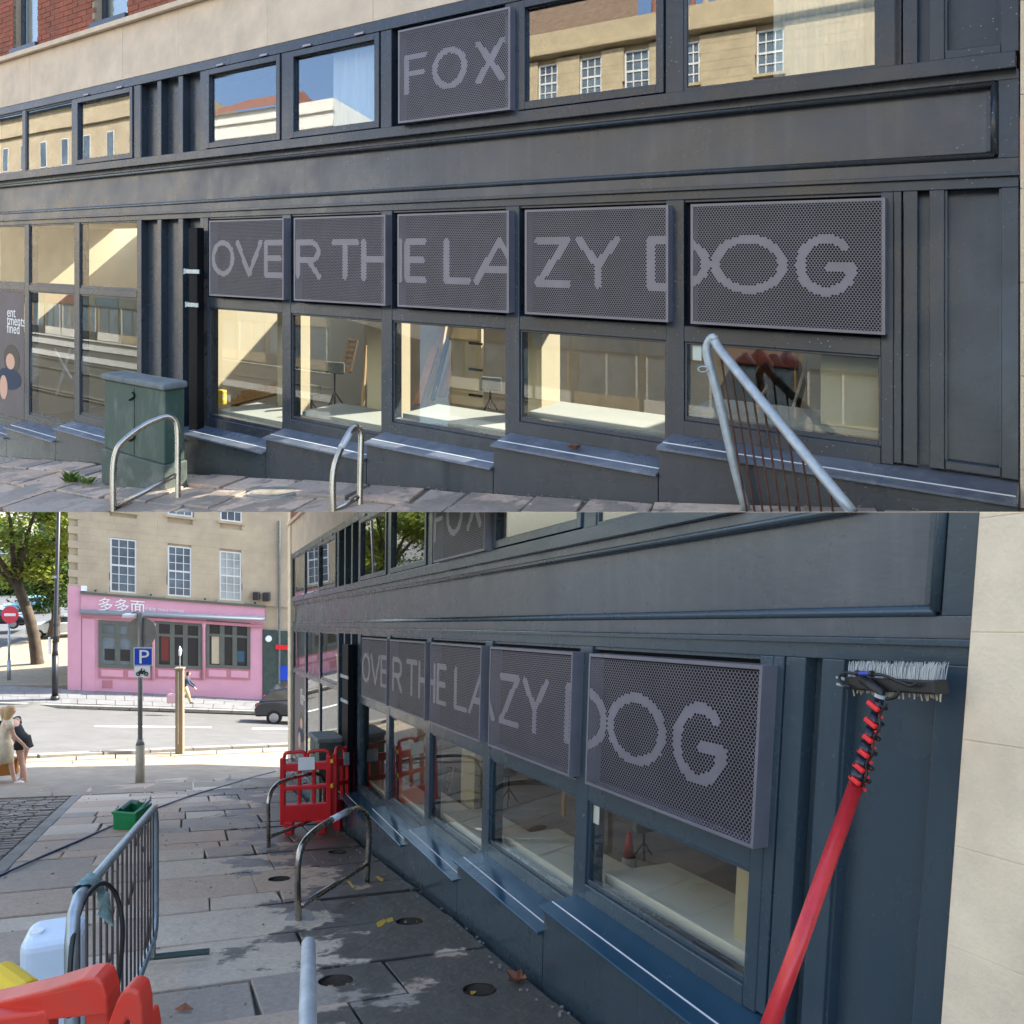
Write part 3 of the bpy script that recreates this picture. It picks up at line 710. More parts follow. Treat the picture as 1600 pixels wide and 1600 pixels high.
def arcpts(pl, k=5):
    """smooth a polyline of points (Catmull-Rom)"""
    P = [Vector(p) for p in pl]; out = []
    for i in range(len(P)-1):
        a = P[max(i-1, 0)]; b = P[i]; c = P[i+1]; d = P[min(i+2, len(P)-1)]
        for j in range(k):
            t = j/k; out.append(.5*((2*b)+(c-a)*t+(2*a-5*b+4*c-d)*t*t+(3*b-a-3*c+d)*t**3))
    return out+[P[-1]]
def vplane(A, B):
    """pixel -> point on the upright plane through ground points A, B"""
    A, B = Vector(A), Vector(B); n = Vector((B.y-A.y, A.x-B.x, 0)).normalized()
    def f(x, y):
        d = Vector(((x-800)/1200, 1, (800-y)/1200)); return d*(A.dot(n)/d.dot(n))
    return f
def stand(A, B, px, bar, r, lab, clip, tape=None):
    f = vplane(A, B); t = thing('cycle_stand', lab, 'cycle stand', (A+B)/2, 'steel hoop cycle stands')
    pts = [f(*p) for p in px]; pts = [Vector(A)-Vector((0, 0, .05))]+pts+[Vector(B)-Vector((0, 0, .05))]
    body = arcpts(pts, 6)
    MB().tube(body, r, 12).build('hoop', 'steel', t, clip, smooth=True)
    if bar: MB().tube([f(*bar[0]), f(*bar[1])], r*.85, 10).build('crossbar', 'steel', t, clip, smooth=True)
    if tape:
        MB().tube([f(*q) for q in tape], r*1.06, 12).build('tape_wrap', 'litter_white', t, clip, smooth=True)
    return t
A, B = gU(177, 797), gU(278, 776)
stand(A, B, [(177, 740), (181, 708), (192, 690), (222, 667), (252, 653), (266, 652), (275, 660), (278, 680), (278, 720)], ((181, 792), (276, 742)), .024, 'steel cycle stand in front of the green cabinet in the top half', 1)
A, B = gU(521, 797), gU(562, 786)
stand(A, B, [(520, 760), (523, 728), (534, 698), (546, 676), (553, 668), (559, 668), (564, 678), (564, 700), (563, 745)], ((524, 796), (562, 776)), .0235, 'steel cycle stand before the third ledge, in the top half', 1, [(533, 700), (546, 677)])

# crowd barrier seen from its end
A = gU(1166, 797); Bn = at(1332, 801, 3.5)
top = at(1112, 531, A.y-.02)
t = thing('crowd_barrier', 'galvanised crowd barrier with rusty bars standing at the uncleaned shopfront', 'barrier', A)
MB().tube(arcpts([A, at(1150, 740, A.y), at(1122, 620, A.y-.01), at(1106, 560, A.y-.015), at(1105, 540, A.y-.02), top+Vector((0, -.03, .004)), top.lerp(Bn, .08), top.lerp(Bn, .5), Bn], 5), .026, 12).build('frame', 'galv_pale', t, 1, smooth=True)
for k in range(10):
    tt = .07+.088*k; a = top.lerp(Bn, tt); px = 800+1200*a.x/a.y; b = at(px+46*(1-tt), 801, a.y)
    MB().tube([a, b], .006, 6).build('bar', 'rust_bar', t, 1)
lp = at(1104, 577, A.y-.03)
MB().tube([lp+Vector((.028*math.cos(a)-.02, 0, .016*math.sin(a))) for a in [i*math.pi/8 for i in range(16)]], .005, 6, closed=True).build('coupling_loop', 'galv_pale', t, 1)

# rusty valve knob lying on the fourth ledge, weeds, white slip, dust
def dry_leaf(p0, s, lab, clip, seed, yaw=0.0):
    """curled five-lobed dead leaf: thin double skin, tips rolled up"""
    rr = random.Random(seed); mb = MB(); tips = [(-100, .75), (-58, .5), (-38, .92), (-8, .55), (15, 1.0), (45, .55), (90, .98), (128, .52), (150, .88), (190, .45), (215, .7), (238, .3)]
    for off in (0, .004):
        c = [Vector((0, 0, .012+off))]; 
        for a, r in tips:
            a = math.radians(a)+yaw
            for f in (.5, 1.0):
                x, y = r*f*math.cos(a), r*f*math.sin(a)*.8; c.append(Vector((x, y, .15*f+.55*(f**2)*abs(math.sin(a*1.3+seed))*r+rr.uniform(-.05, .05)+off/s)))
        k = len(tips); pts = [p0+q*s for q in c]; fs = []
        for i in range(k):
            j = (i+1) % k; fs += [(0, 1+2*i, 1+2*j), (1+2*i, 2+2*i, 2+2*j, 1+2*j)]
        mb.add(pts, fs)
    o = mb.build('dry_leaf', 'leaf_brown', None, clip); return tag(o, lab, 'leaf', 'dead leaves')
kc = FU.uv(898, 702, .12); dry_leaf(FU.pt(kc[0], kc[1], .12), .062, 'dry curled brown leaf lying on the fourth sill ledge, top half', 1, 2, .4)
def weed(x, y, nleaf, s, lab):
    p0 = gU(x, y); mb = MB(); rr = random.Random(x)
    for _ in range(nleaf):
        a = rr.uniform(0, 6.28); l = s*rr.uniform(.5, 1.1); tip = Vector((math.cos(a)*l, math.sin(a)*l*.7, l*rr.uniform(.35, 1.0))); w = Vector((-math.sin(a), math.cos(a), 0))*l*.13
        o = p0+Vector((rr.uniform(-.05, .05), rr.uniform(-.03, .03), 0)); mid = tip*.55+Vector((0, 0, .02))
        mb.add([o, o+mid+w, o+tip, o+mid-w], [(0, 1, 2, 3)])
    return tag(mb.build('weed', 'weed', None, 1), lab, 'weed', 'weeds in the paving joints')
weed(110, 754, 60, .13, 'larger bright green weed in the pavement left of the cabinet')
weed(138, 757, 45, .10, 'smaller green weed close to the cabinet base')
q = FU.uv(1089, 551, -.03)
tag(MB().fbox(FU, q[0]-.03, q[0]+.03, q[1]-.05, q[1]+.05, -.036, -.032).build('paper_notice', 'sign_white', None, 1), 'small blank white notice taped inside glass under the DOG panel, top half', 'notice')

# curtains in the upper windows
def curtain(b0, b1, lab, nn=-.13):
    mb = MB(); N = 70; u0, u1 = b0*PU, b1*PU
    for i in range(N+1):
        uu = u0+(u1-u0)*i/N; n_ = nn+.028*math.sin(i*.9)+.012*math.sin(i*2.3)
        mb.v += [tuple(FU.pt(uu, UW(.80), n_)), tuple(FU.pt(uu, UW(1.87), n_))]
    mb.f = [(2*i, 2*i+2, 2*i+3, 2*i+1) for i in range(N)]
    tag(mb.build('curtain', 'curtain', None, 1, smooth=True), lab, 'curtain')
curtain(1.40, 1.93, 'sheer white curtain behind window left of the FOX panel')
curtain(4.46, 4.95, 'white curtain behind the widest upper window at the right')

# shop-fitting clutter seen through the glass (top half)
def leaning(F, p, w0, b, wb, wt, n0, n1, wid, db, m, lab, clip, nm='plank'):
    a = F.pt(b*p, (w0+wb)*H, n0); c = F.pt((b+db)*p, (w0+wt)*H, n1)
    return tag(MB().obox(a, c, wid, .03, F.N).build(nm, m, None, clip, bevel=.002), lab, 'plank')
def lean_px(F, a, c, n0, n1, wid, m, lab, clip, nm='plank'):
    u0, v0 = F.uv(*a, n0); u1, v1 = F.uv(*c, n1)
    return tag(MB().obox(F.pt(u0, v0, n0), F.pt(u1, v1, n1), wid, .03, F.N).build(nm, m, None, clip, bevel=.002), lab, 'plank')
lean_px(FU, (652, 632), (680, 542), -1.3, -1.5, .10, 'timber_pink', 'short pinkish board leaning inside third window of the top half', 1)
lean_px(FU, (672, 630), (694, 500), -1.45, -1.8, .11, 'timber', 'long pale plank leaning inside third window of the top half', 1)
lean_px(FU, (676, 625), (708, 500), -1.2, -1.7, .045, 'timber_dark', 'dark narrow batten leaning inside third window of the top half', 1)
lean_px(FU, (566, 650), (572, 540), -1.0, -1.05, .03, 'timber', 'thin upright lath beside the pier in second window, top half', 1)
lean_px(FU, (690, 620), (722, 512), -1.6, -1.9, .09, 'timber_pink', 'broad reddish plank behind the dark batten, third window of top half', 1)
q0, q1 = FU.uv(706, 560, -1.7), FU.uv(752, 560, -1.7); qb, qt = FU.uv(730, 634, -1.7)[1], FU.uv(730, 500, -1.7)[1]
dl = thing('door_leaf', 'cream unhung door leaf with black hinges inside third window, top half', 'door', FU.pt(q0[0], qb, -1.7))
MB().fbox(FU, q0[0], q1[0], qb, qt+.3, -1.74, -1.70).build('leaf', 'room_plaster', dl, 1)
for k in (.12, .42, .72): MB().fbox(FU, q1[0]-.16, q1[0]+.02, qb+(qt-qb)*k, qb+(qt-qb)*k+.025, -1.70, -1.685).build('hinge', 'black_iron', dl, 1)
def ladder(F, x, y0, y1, n, lab, clip, m='timber'):
    u0, v0 = F.uv(x, y0, n); u1, v1 = F.uv(x+12, y1, n-.3)
    t = thing('step_ladder', lab, 'ladder', F.pt(u0, v0, n)); a, c = F.pt(u0, v0, n), F.pt(u1, v1, n-.3); w = F.U*.15
    for s_ in (0, 1): MB().obox(a+w*s_, c+w*s_, .035, .025, F.N).build('rail', m, t, clip)
    for k in range(6):
        q = a.lerp(c, .08+.17*k); MB().obox(q, q+w, .025, .03).build('rung', m, t, clip)
ladder(FU, 534, 580, 530, -1.8, 'wooden step ladder propped inside second window of the top half', 1)
def tripod(F, x, y0, y1, n, lab, clip):
    u0, v0 = F.uv(x, y0, n); o = F.pt(u0, v0, n); h = F.uv(x, y1, n)[1]-v0; t = thing('tripod_stand', lab, 'tripod', o, 'work tripods inside the shop')
    MB().tube([o+Vector((0, 0, h*.12)), o+Vector((0, 0, h))], .010, 6).build('pole', 'black_iron', t, clip)
    for k in range(3):
        a = 2.1*k+.4; MB().tube([o+Vector((0, 0, h*.45)), o+Vector((.3*h*math.cos(a), .3*h*math.sin(a), .0))], .008, 6).build('leg', 'black_iron', t, clip)
    MB().box(o+Vector((0, 0, h)), (.20, .08, .12), .4).build('head', 'cab_cap', t, clip, bevel=.01)
tripod(FU, 523, 642, 575, -1.0, 'tripod lamp inside second window beside the ladder, top half', 1)
tripod(FU, 487, 642, 610, -1.1, 'short tripod stand at left inside second window, top half', 1)
tripod(FU, 766, 640, 600, -1.0, 'tripod stand inside the third window near the door leaf, top half', 1)
lean_px(FU, (1236, 648), (1262, 560), -1.0, -1.4, .014, 'litter_white', 'first pale pole leaning inside the last window of the top half', 1, 'pole')
lean_px(FU, (1180, 640), (1212, 575), -1.0, -1.4, .014, 'litter_white', 'second pale pole leaning inside the last window of the top half', 1, 'pole')
q = FU.uv(1190, 640, -1.3); o = FU.pt(q[0], q[1], -1.3)
sk = thing('rubbish_sacks', 'dark heap of sacks inside the last window of the top half', 'sacks', o)
for k in range(4):
    c = o+Vector((.12*k-.15, .03*k, .18+.03*(k % 2))); MB().loft([(c+Vector((0, 0, -.2)), .12, .11), (c, .17, .15), (c+Vector((.02, 0, .16)), .11, .10), (c+Vector((.02, 0, .26)), .03, .03)], 10).build('sack', ('timber_dark', 'rusty', 'room_dark', 'timber_dark')[k], sk, 1, smooth=True)
u0, v0 = FU.uv(339, 632, -.4); u1, v1 = FU.uv(345, 610, -.4)
tag(MB().fbox(FU, u0, u1+.03, v0, v1, -.46, -.4).build('yellow_tub', 'yellow_plastic', None, 1, bevel=.015), 'small yellow tub on the window board inside first window', 'tub')
wt = thing('work_bench', 'low timber bench of offcuts inside first window of the top half', 'bench', FU.pt(*FU.uv(400, 640, -.9), -.9))
for k in range(4):
    a_ = FU.pt(*FU.uv(362+6*k, 632-6*k, -.9-.1*k), -.9-.1*k); b_ = FU.pt(*FU.uv(440+2*k, 612-5*k, -1.0-.1*k), -1.0-.1*k); MB().obox(a_, b_, .08, .03).build('board', 'timber', wt, 1)
for x_ in (372, 436):
    a_ = FU.pt(*FU.uv(x_, 628, -.95), -.95); MB().obox(a_, a_-Vector((0, 0, .35)), .04, .04).build('leg', 'timber_dark', wt, 1)
for k, (x_, y_) in enumerate((((70, 520), (112, 592)), ((110, 545), (88, 618)))):
    lean_px(FU, x_, y_, -1.1, -1.0, .03, 'litter_white', ('long white batten of the crossed pair', 'short white batten of the crossed pair')[k]+' behind the tall far windows, top half', 1, 'batten')

# poster in the far window
def poster(F, p, w0, clip, lab, fig=True):
    u0, u1, v0, v1 = -4.11*p, -3.17*p, (w0-3.48)*H, (w0-1.29)*H
    t = thing('poster', lab, 'poster', F.pt((u0+u1)/2, v0, -.08))
    MB().fbox(F, u0, u1, v0, v1, -.0192, -.0180).build('sheet', 'poster', t, clip)
    to3 = lambda x, y, d: F.pt(x, y, -.0178+d*.1)
    w = u1-u0; h = v1-v0
    for s, fy in (('ent', .80), ('tments', .735), ('fined', .67)):
        text_mesh(s, .20, to3, u1-w*.42, v0+h*fy).build('lettering', 'sign_white', t, clip)
    el = lambda cx, cy, rx, ry: [(cx+rx*math.cos(k*.449), cy+ry*math.sin(k*.449)) for k in range(14)]
    for nm, m, e in (('printed_hair', 'hair_dark', el(u1-w*.30, v0+h*.46, w*.20, h*.12)), ('printed_face', 'skin', el(u1-w*.33, v0+h*.44, w*.11, h*.065)), ('printed_top', 'cloth_navy', el(u1-w*.36, v0+h*.30, w*.30, h*.09)), ('printed_arm', 'skin', el(u1-w*.50, v0+h*.22, w*.10, h*.10))):
        k = {'printed_hair': .02, 'printed_face': .05, 'printed_top': .03, 'printed_arm': .06}[nm]
        MB().prism(e, to3, k*.1, k*.1+.02).build(nm, m, t, clip)
poster(FU, PU, .515, 1, 'dark poster with white words and a seated woman in the far left window, top half')

# ------------------------------------------------------------------ the terrace across the street (behind the viewer, mirrored in the upper windows)
def mir(x, y, D=32): return FM.uv(x, y, -D)
def shops(par, u0, u1, n):
    """ground-floor shopfronts of the houses opposite"""
    rr = random.Random(int(u1*10)); u = u0
    while u < u1-2:
        w = rr.uniform(2.6, 4.4); m = rr.choice(['shop_dark', 'shop_red', 'render_white', 'shop_blue', 'frame_olive', 'bath_stone'])
        f = MB().fbox(FM, u, u+w-.3, 3.5, 4.3, n-.25, n).build('shop_fascia', m, par)
        MB().fbox(FM, u+.15, u+w-.45, 1.2, 3.4, n-.06, n).build('shop_glass', 'sash_glass', par)
        for k in (0, .5, 1): MB().fbox(FM, u+.1+k*(w-.6), u+.2+k*(w-.6), 1.1, 3.5, n-.14, n-.06).build('shop_upright', rr.choice(['white_paint', 'frame_olive', 'timber']), par)
        MB().fbox(FM, u, u+w-.3, .5, 1.2, n-.15, n).build('stall_riser', rr.choice(['bath_stone', 'timber_dark', 'render_white']), par)
        u += w
    for k in range(7):
        v = .3-k*rr.uniform(.7, 1.1); MB().fbox(FM, u0, u1, v, v+rr.choice([.08, .15, .5]), n-.1-.02*k, n).build('streak_board', rr.choice(['sun_paving', 'kerb', 'road_white', 'sett']), par)  # added boards, only to show as bright streaks in the window reflections
tt = thing('stone_terrace', 'honey stone terrace with sash windows across the street, reflected in the upper glass', 'building', FM.pt(8, -4, 36))
D = 32
cu0, cv0 = mir(830, 87); cu1, cv1 = mir(1042, 57)
vc = (cv0+cv1)/2; vp = (mir(830, 55)[1]+mir(1042, 17)[1])/2
def tb(nm, m, u0, u1, v0, v1, n0, n1, par=None, **k): return MB().fbox(FM, u0, u1, v0, v1, D+n0, D+n1).build(nm, m, par or tt, 0, **k)
tw = [mir(840, 130)[0:1]+mir(870, 130)[0:1], mir(905, 120)[0:1]+mir(939, 120)[0:1], mir(975, 108)[0:1]+mir(1014, 108)[0:1], mir(1060, 100)[0:1]+mir(1092, 100)[0:1], mir(1181, 80)[0:1]+mir(1225, 80)[0:1]]
vt, vb = (mir(855, 100)[1]+mir(990, 76)[1])/2, (mir(855, 160)[1]+mir(990, 140)[1])/2
uL, uR = mir(700, 100)[0], mir(1500, 60)[0]
tb('wall', 'bath_stone', uL, uR, 4.4, vp-.3, .25, 8); tb('shop_storey', 'asphalt', uL, uR, -14, 4.4, .1, 8); shops(tt, uL, uR, D+.1)
tb('cornice', 'bath_stone', uL, uR, vc-.15, vc+.12, -.35, .25, bevel=.05); tb('parapet', 'bath_stone', uL, uR, vc+.12, vp, -.05, .5)
# ashlar courses round the windows
rnd = random.Random(5); v = vb-2.6
for r in range(20):
    if v > vc-.5: break
    u = uL+(r % 2)*.5
    while u < uR:
        L = rnd.uniform(.9, 1.4); a, b = u, u+L-.008
        if not any(b > x0-.02 and a < x1+.02 and v+.4 > vb-.1 and v < vt+.06 for x0, x1 in tw): tb('ashlar_block', 'bath_stone', a, b, v, v+.442, .0, .25)
        elif L: 
            for (x0, x1) in tw:
                if b > x0-.02 and a < x1+.02:
                    if x0-.05-a > .1: tb('ashlar_block', 'bath_stone', a, x0-.02, v, v+.442, .0, .25)
                    if b-x1-.05 > .1: tb('ashlar_block', 'bath_stone', x1+.02, b, v, v+.442, .0, .25)
        u += L
    v += .45
for x0, x1 in tw:
    w_ = MB().ring(FM, x0, x1, vb, vt, .09, D+.10, D+.2).build('sash_window', 'white_paint', tt)
    MB().fbox(FM, x0+.09, x1-.09, vb+.09, vt-.09, D+.17, D+.19).build('pane', 'sash_glass', w_)
    mb = MB(); W_ = x1-x0
    for k in (1, 2): mb.fbox(FM, x0+W_*k/3-.025, x0+W_*k/3+.025, vb+.09, vt-.09, D+.12, D+.17)
    for k in (1, 2, 3): mb.fbox(FM, x0+.09, x1-.09, vb+(vt-vb)*k/4-.03-.02*(k == 2), vb+(vt-vb)*k/4+.03+.02*(k == 2), D+.125, D+.165)
    mb.build('glazing_bar', 'white_paint', w_); tb('sill', 'bath_stone', x0-.1, x1+.1, vb-.14, vb, -.12, .2)
uM = mir(962, 20)[0]; uA = mir(720, 20)[0]
mb = MB(); q = lambda u, v, n: FM.pt(u, v, D+n)
mb.add([q(uA, vp-.2, .3), q(uM+1.2, vp-.2, .3), q(uM-.6, vp+4.6, 4), q(uA-1, vp+4.6, 4)], [(0, 1, 2, 3)]); mb.build('roof', 'roof_tile', tt)
mb = MB(); mb.add([q(uM, vp-.25, .6), q(uR, vp-.25, .6), q(uR, vp+1.4, 4), q(uM, vp+1.4, 4)], [(0, 1, 2, 3)]); rf = mb.build('roof', 'roof_red', tt)
for k in range(9):
    uc = uM+.9+.75*k; MB().tube([q(uc, vp+.4, 3), q(uc, vp+3.0, 3)], [.2, .15], 8).build('chimney_pot', 'bath_stone' if k % 3 else 'roof_red', rf)
# rendered corner house further down the street
wh = thing('rendered_house', 'white rendered house with red hipped roof across the street, reflected in upper glass', 'building', FM.pt(-12, -4, 36))
ha, hb = mir(300, 170)[0], mir(520, 150)[0]; hv = mir(420, 168)[1]
MB().fbox(FM, ha, hb, 4.4, hv, D, D+9).build('wall', 'render_white', wh); MB().fbox(FM, ha, hb, -14, 4.4, D-.2, D+9).build('shop_storey', 'asphalt', wh); shops(wh, ha, hb, D-.2)
for vv in (hv-.9, hv-2.0): MB().fbox(FM, ha-.1, hb+.1, vv, vv+.22, D-.15, D).build('band', 'render_white', wh)
mb = MB(); mb.add([q(ha-.3, hv, -.3), q(hb-6, hv, -.3), q(hb-8, hv+3.2, 4), q(ha+2, hv+3.2, 4)], [(0, 1, 2, 3)]); mb.add([q(hb-6, hv, -.3), q(hb-6, hv, 8), q(hb-8, hv+3.2, 4)], [(0, 1, 2)]); mb.build('roof', 'roof_red', wh)
for k in range(6):
    uc = ha+1.2+k*2.4; w_ = MB().fbox(FM, uc, uc+1.0, hv-4.6, hv-2.6, D-.03, D+.02).build('window', 'white_paint', wh); MB().fbox(FM, uc+.1, uc+.9, hv-4.5, hv-2.7, D-.05, D-.03).build('pane', 'sash_glass', w_)
dk = thing('slate_house', 'grey slate roofed stone house across the street, reflected in far left glass', 'building', FM.pt(-40, -4, 36))
da, db_ = mir(-700, 200)[0], mir(298, 160)[0]; dv = mir(170, 165)[1]
MB().fbox(FM, da, db_, 4.4, dv, D-1, D+9).build('wall', 'bath_stone_grey', dk); MB().fbox(FM, da, db_, -14, 4.4, D-1.2, D+9).build('shop_storey', 'asphalt', dk); shops(dk, da, db_, D-1.2); MB().fbox(FM, da, db_+.4, dv-2.0, dv-.9, D-1.25, D-1).build('band', 'bath_stone_grey', dk)
mb = MB(); mb.add([q(da, dv, -1.4), q(db_+.3, dv, -1.4), q(db_+.3, dv+3, 4), q(da, dv+3, 4)], [(0, 1, 2, 3)]); mb.build('roof', 'cab_cap', dk)
for k in range(9):
    uc = db_-3-k*4.2; w_ = MB().fbox(FM, uc, uc+1.3, dv-5.4, dv-2.9, D-1.04, D-.98).build('window', 'white_paint', dk); MB().fbox(FM, uc+.1, uc+1.2, dv-5.3, dv-3.0, D-1.06, D-1.04).build('pane', 'sash_glass', w_)
# ================================================================== LOWER STREET (after cleaning)
def g(X, Y):
    P = -1.72-.243*max(Y, -1.0); R = -2.918-.0527*max(X, -45)-.199*max(Y, 3.0); S = -8.35-.3*max(0, X+21)
    return max(P, R, S)
def gp(x, y):
    lo, hi = .8, 120.
    f = lambda Y: (800-y)/1200*Y-g((x-800)/1200*Y, Y)
    Y = lo
    while Y < hi and f(Y) > 0: Y += .1
    a, b = Y-.1, Y
    for _ in range(30):
        m = (a+b)/2
        if f(m) > 0: a = m
        else: b = m
    return at(x, y, a)
def baseL(u):
    v = -2.0
    for _ in range(4):
        p = FL.pt(u, v, .215); v += g(p.x, p.y)-p.z
    return v
shopfront(FL, PL, 1.2, -.06, -1, 'paint_clean', 'ledge_clean', 'clean glossy dark blue timber shopfront running downhill in the bottom half', 'lower', baseL)
interior(FL, PL, 1.2, -.06, -1, 'lower', [(720, 741, 1230, -1.0, -.7), (1146, 1230, 1450, -.6, -.22), (618, 640, 1200, -1.0, -.7)])
WPL = (wpx(FL, -.06, [(912, 1222), (1182, 1331)]), wpx(FL, -.06, [(919, 1020), (1189, 1041)]), wpx(FL, -.06, [(677, 879), (757, 860)]))
WLL = (wpx(FL, -.06, [(1000, 1190), (1100, 1222)]), wpx(FL, -.06, [(1000, 1092), (1100, 1108)]), wpx(FL, -.06, [(685, 840)]))
_b0, _b1 = FL.uv(567.5, 1042, .07)[0]/PL, FL.uv(1131, 1165, .07)[0]/PL; _m = lambda b: _b0+(b-LET[0][1])*(_b1-_b0)/(LET[-1][2]-LET[0][1])
LETL = [(c, _m(a), _m(b)) for c, a, b in LET]
for _n, i, s in _rows:
    sign_panel(FL, PL, -.06, ((565, 604, 1050), (609, 664, 1055), (672, 751, 1070), (764, 893, 1090), (917, 1187, 1130))[i], WPL[1], WPL[0], LETL, WLL[0], WLL[1], -1, 'sheet_after', 'clean perforated metal panel lettered %s on the washed shopfront below' % s)
sign_panel(FL, PL, -.06, (677, 757, 840), 1.845, WPL[2], FOXL, WLL[2], WLL[2]+.41, -1, 'sheet_after', 'clean perforated panel lettered FOX cut by the upper edge of the bottom half')
LW = lambda w: (-.06+w)*H
# cream stone at the far corner and above the upper windows
cs = thing('stone_corner', 'cream stone band and corner pier at the far end of the washed shopfront', 'wall', FL.pt(-4.4*PL, LW(-4), 0))
v = -5.2
while v < 3.6:
    MB().fbox(FL, -4.25*PL-.42, -4.25*PL-.006, LW(v)+.003, LW(v+.55), -.6, .04).build('stone_block', 'pale_stone', cs, -1, bevel=.004); v += .55
u = -4.25*PL
while u < 3*PL:
    MB().fbox(FL, u, u+1.25, LW(1.99), LW(2.80), -.12, .018).build('stone_block', 'cream_stone', cs, -1, bevel=.002); u += 1.253
MB().fbox(FL, -4.5*PL, 0, LW(2.80), LW(2.88), -.12, .07).build('string_course', 'cream_stone', cs, -1)
MB().fbox(FL, -4.5*PL, 0, LW(2.88), LW(4.5), -.12, .004).build('brick_face', 'brick_red', cs, -1)
# pale ashlar wall at the near end
nw = thing('ashlar_wall', 'smooth pale ashlar wall at the right edge of the bottom half', 'wall', FL.pt(6.0*PL, LW(-2.5), 0))
uE = 5*PL+.453*PL*1.2
cuts = [FL.uv(1520, y, .02)[1] for y in (660, 812, 988, 1158, 1330, 1492, 1660, 1850, 2100)]
rnd = random.Random(9)
for k in range(8):
    off = uE+.006
    for j in range(3):
        L = (.42, .9, 1.2)[j] if k % 2 else (.95, .8, 1.0)[j]
        MB().fbox(FL, off, off+L-.002, cuts[k+1]+.0008, cuts[k]-.0008, -.25, .020+rnd.uniform(-.001, .001)).build('ashlar_block', 'pale_stone', nw, -1, bevel=.003); off += L
MB().fbox(FL, uE+.003, uE+2.6, LW(-5), LW(1.3), -.25, .017).build('mortar_bed', 'pale_stone', nw, -1)
# unseen blocks added and sized to cast shade over the lower pavement
def slab_body(name, poly, z0, z1, m, lab):
    mb = MB().prism(poly, lambda x, y, d: Vector((x, y, d)), z0, z1); return tag(mb.build(name, m), lab, 'building')
D0 = FL.pt(-4.2*PL, 0, -.5)
slab_body('far_shade_block', [(D0.x, D0.y), (6, 11.9), (12, 11.9), (12, 22), (D0.x+2.5, D0.y+6)], .02, 7.2, 'brick_red', 'unseen brick block added behind the far end to shade the pavement')
slab_body('right_shade_block', [(1.75, 2.0), (2.3, .6), (12, .6), (12, 16.5), (11.4, 16.5)], -5, 5.2, 'pale_stone', 'unseen stone block added beyond the right edge to shade the pavement')

# ---------------------------------------------------------------- ground
def sheet(name, m, X0, X1, Y0, Y1, nx, ny, dz, fn=g):
    mb = MB()
    for i in range(nx+1):
        for j in range(ny+1):
            x = X0+(X1-X0)*i/nx; y = Y0+(Y1-Y0)*j/ny; mb.v.append((x, y, fn(x, y)+dz))
    mb.f = [(i*(ny+1)+j, (i+1)*(ny+1)+j, (i+1)*(ny+1)+j+1, i*(ny+1)+j+1) for i in range(nx) for j in range(ny)]
    return struct(mb.build(name, m))
sheet('ground', 'asphalt', -140, 60, -60, 140, 200, 200, -.07)
def strip(name, m, px, dz=0.0, kind='structure', n=14):
    """surface laid on the ground between two pixel-measured edges"""
    a, b = px
    mb = MB()
    for e in (a, b):
        P = [gp(*q) for q in e]
        for k in range(n+1):
            t = k/n*(len(P)-1); i = min(int(t), len(P)-2); p = P[i].lerp(P[i+1], t-i); mb.v.append((p.x, p.y, g(p.x, p.y)+dz))
    mb.f = [(k, k+1, n+2+k, n+1+k) for k in range(n)]
    o = mb.build(name, m)
    return struct(o, kind) if kind else o
def gq(d, n):
    p = FL.O+Vector((FL.U.x, FL.U.y, 0)).normalized()*d+FL.N*n; return p.x, p.y
NE = 3.78                                     # pavement width
def gpt(d, n, h=0.0):
    x, y = gq(d, n); return Vector((x, y, g(x, y)+h))
mb = MB(); ds = [-11+.5*i for i in range(44)]
for d in ds: mb.v += [tuple(gpt(d, .1, -.048)), tuple(gpt(d, NE, -.048))]
mb.f = [(2*i, 2*i+1, 2*i+3, 2*i+2) for i in range(len(ds)-1)]
pave = struct(mb.build('pavement', 'joint_dirt'))
# sunlit forecourt slabs beyond the end of the shopfront
HOLES = [(525, 1533, .105), (749, 1546, .098), (640, 1440, .105), (527, 1331, .10), (436, 1373, .10), (282, 1000+0, 0)][:5]
hp = [(gp(x, y), r) for x, y, r in HOLES]
rnd = random.Random(21)
d = -10.6; slabs = []
while d < 9.3:
    dd = rnd.uniform(.36, .90); n = .225; sk = rnd.uniform(-.03, .03)
    while n < NE-.02:
        L = rnd.uniform(.4, 1.35)
        if NE-n-L < .35: L = NE-n
        k = rnd.uniform(.006, .010); h = rnd.uniform(-.008, .008); j = lambda: rnd.uniform(-.013, .013)
        q = [(d+k+j(), n+k+j()), (d+dd-k+j()+sk, n+k+j()), (d+dd-k+j()+sk, n+L-k+j()), (d+k+j(), n+L-k+j())]
        mb = MB(); mb.hexa([gpt(a, b, -.05) for a, b in q]+[gpt(a, b, h+rnd.uniform(-.003, .003)) for a, b in q])
        o = mb.build('paving_slab', 'paving_wet', pave)
        c = gpt(d+dd/2, n+L/2); near = [(p, r) for p, r in hp if (p-c).length < .95]
        if near: slabs.append((o, near))
        else:
            bv = o.modifiers.new('bevel', 'BEVEL'); bv.width = .010; bv.segments = 2; bv.limit_method = 'ANGLE'
        n += L
    d += dd
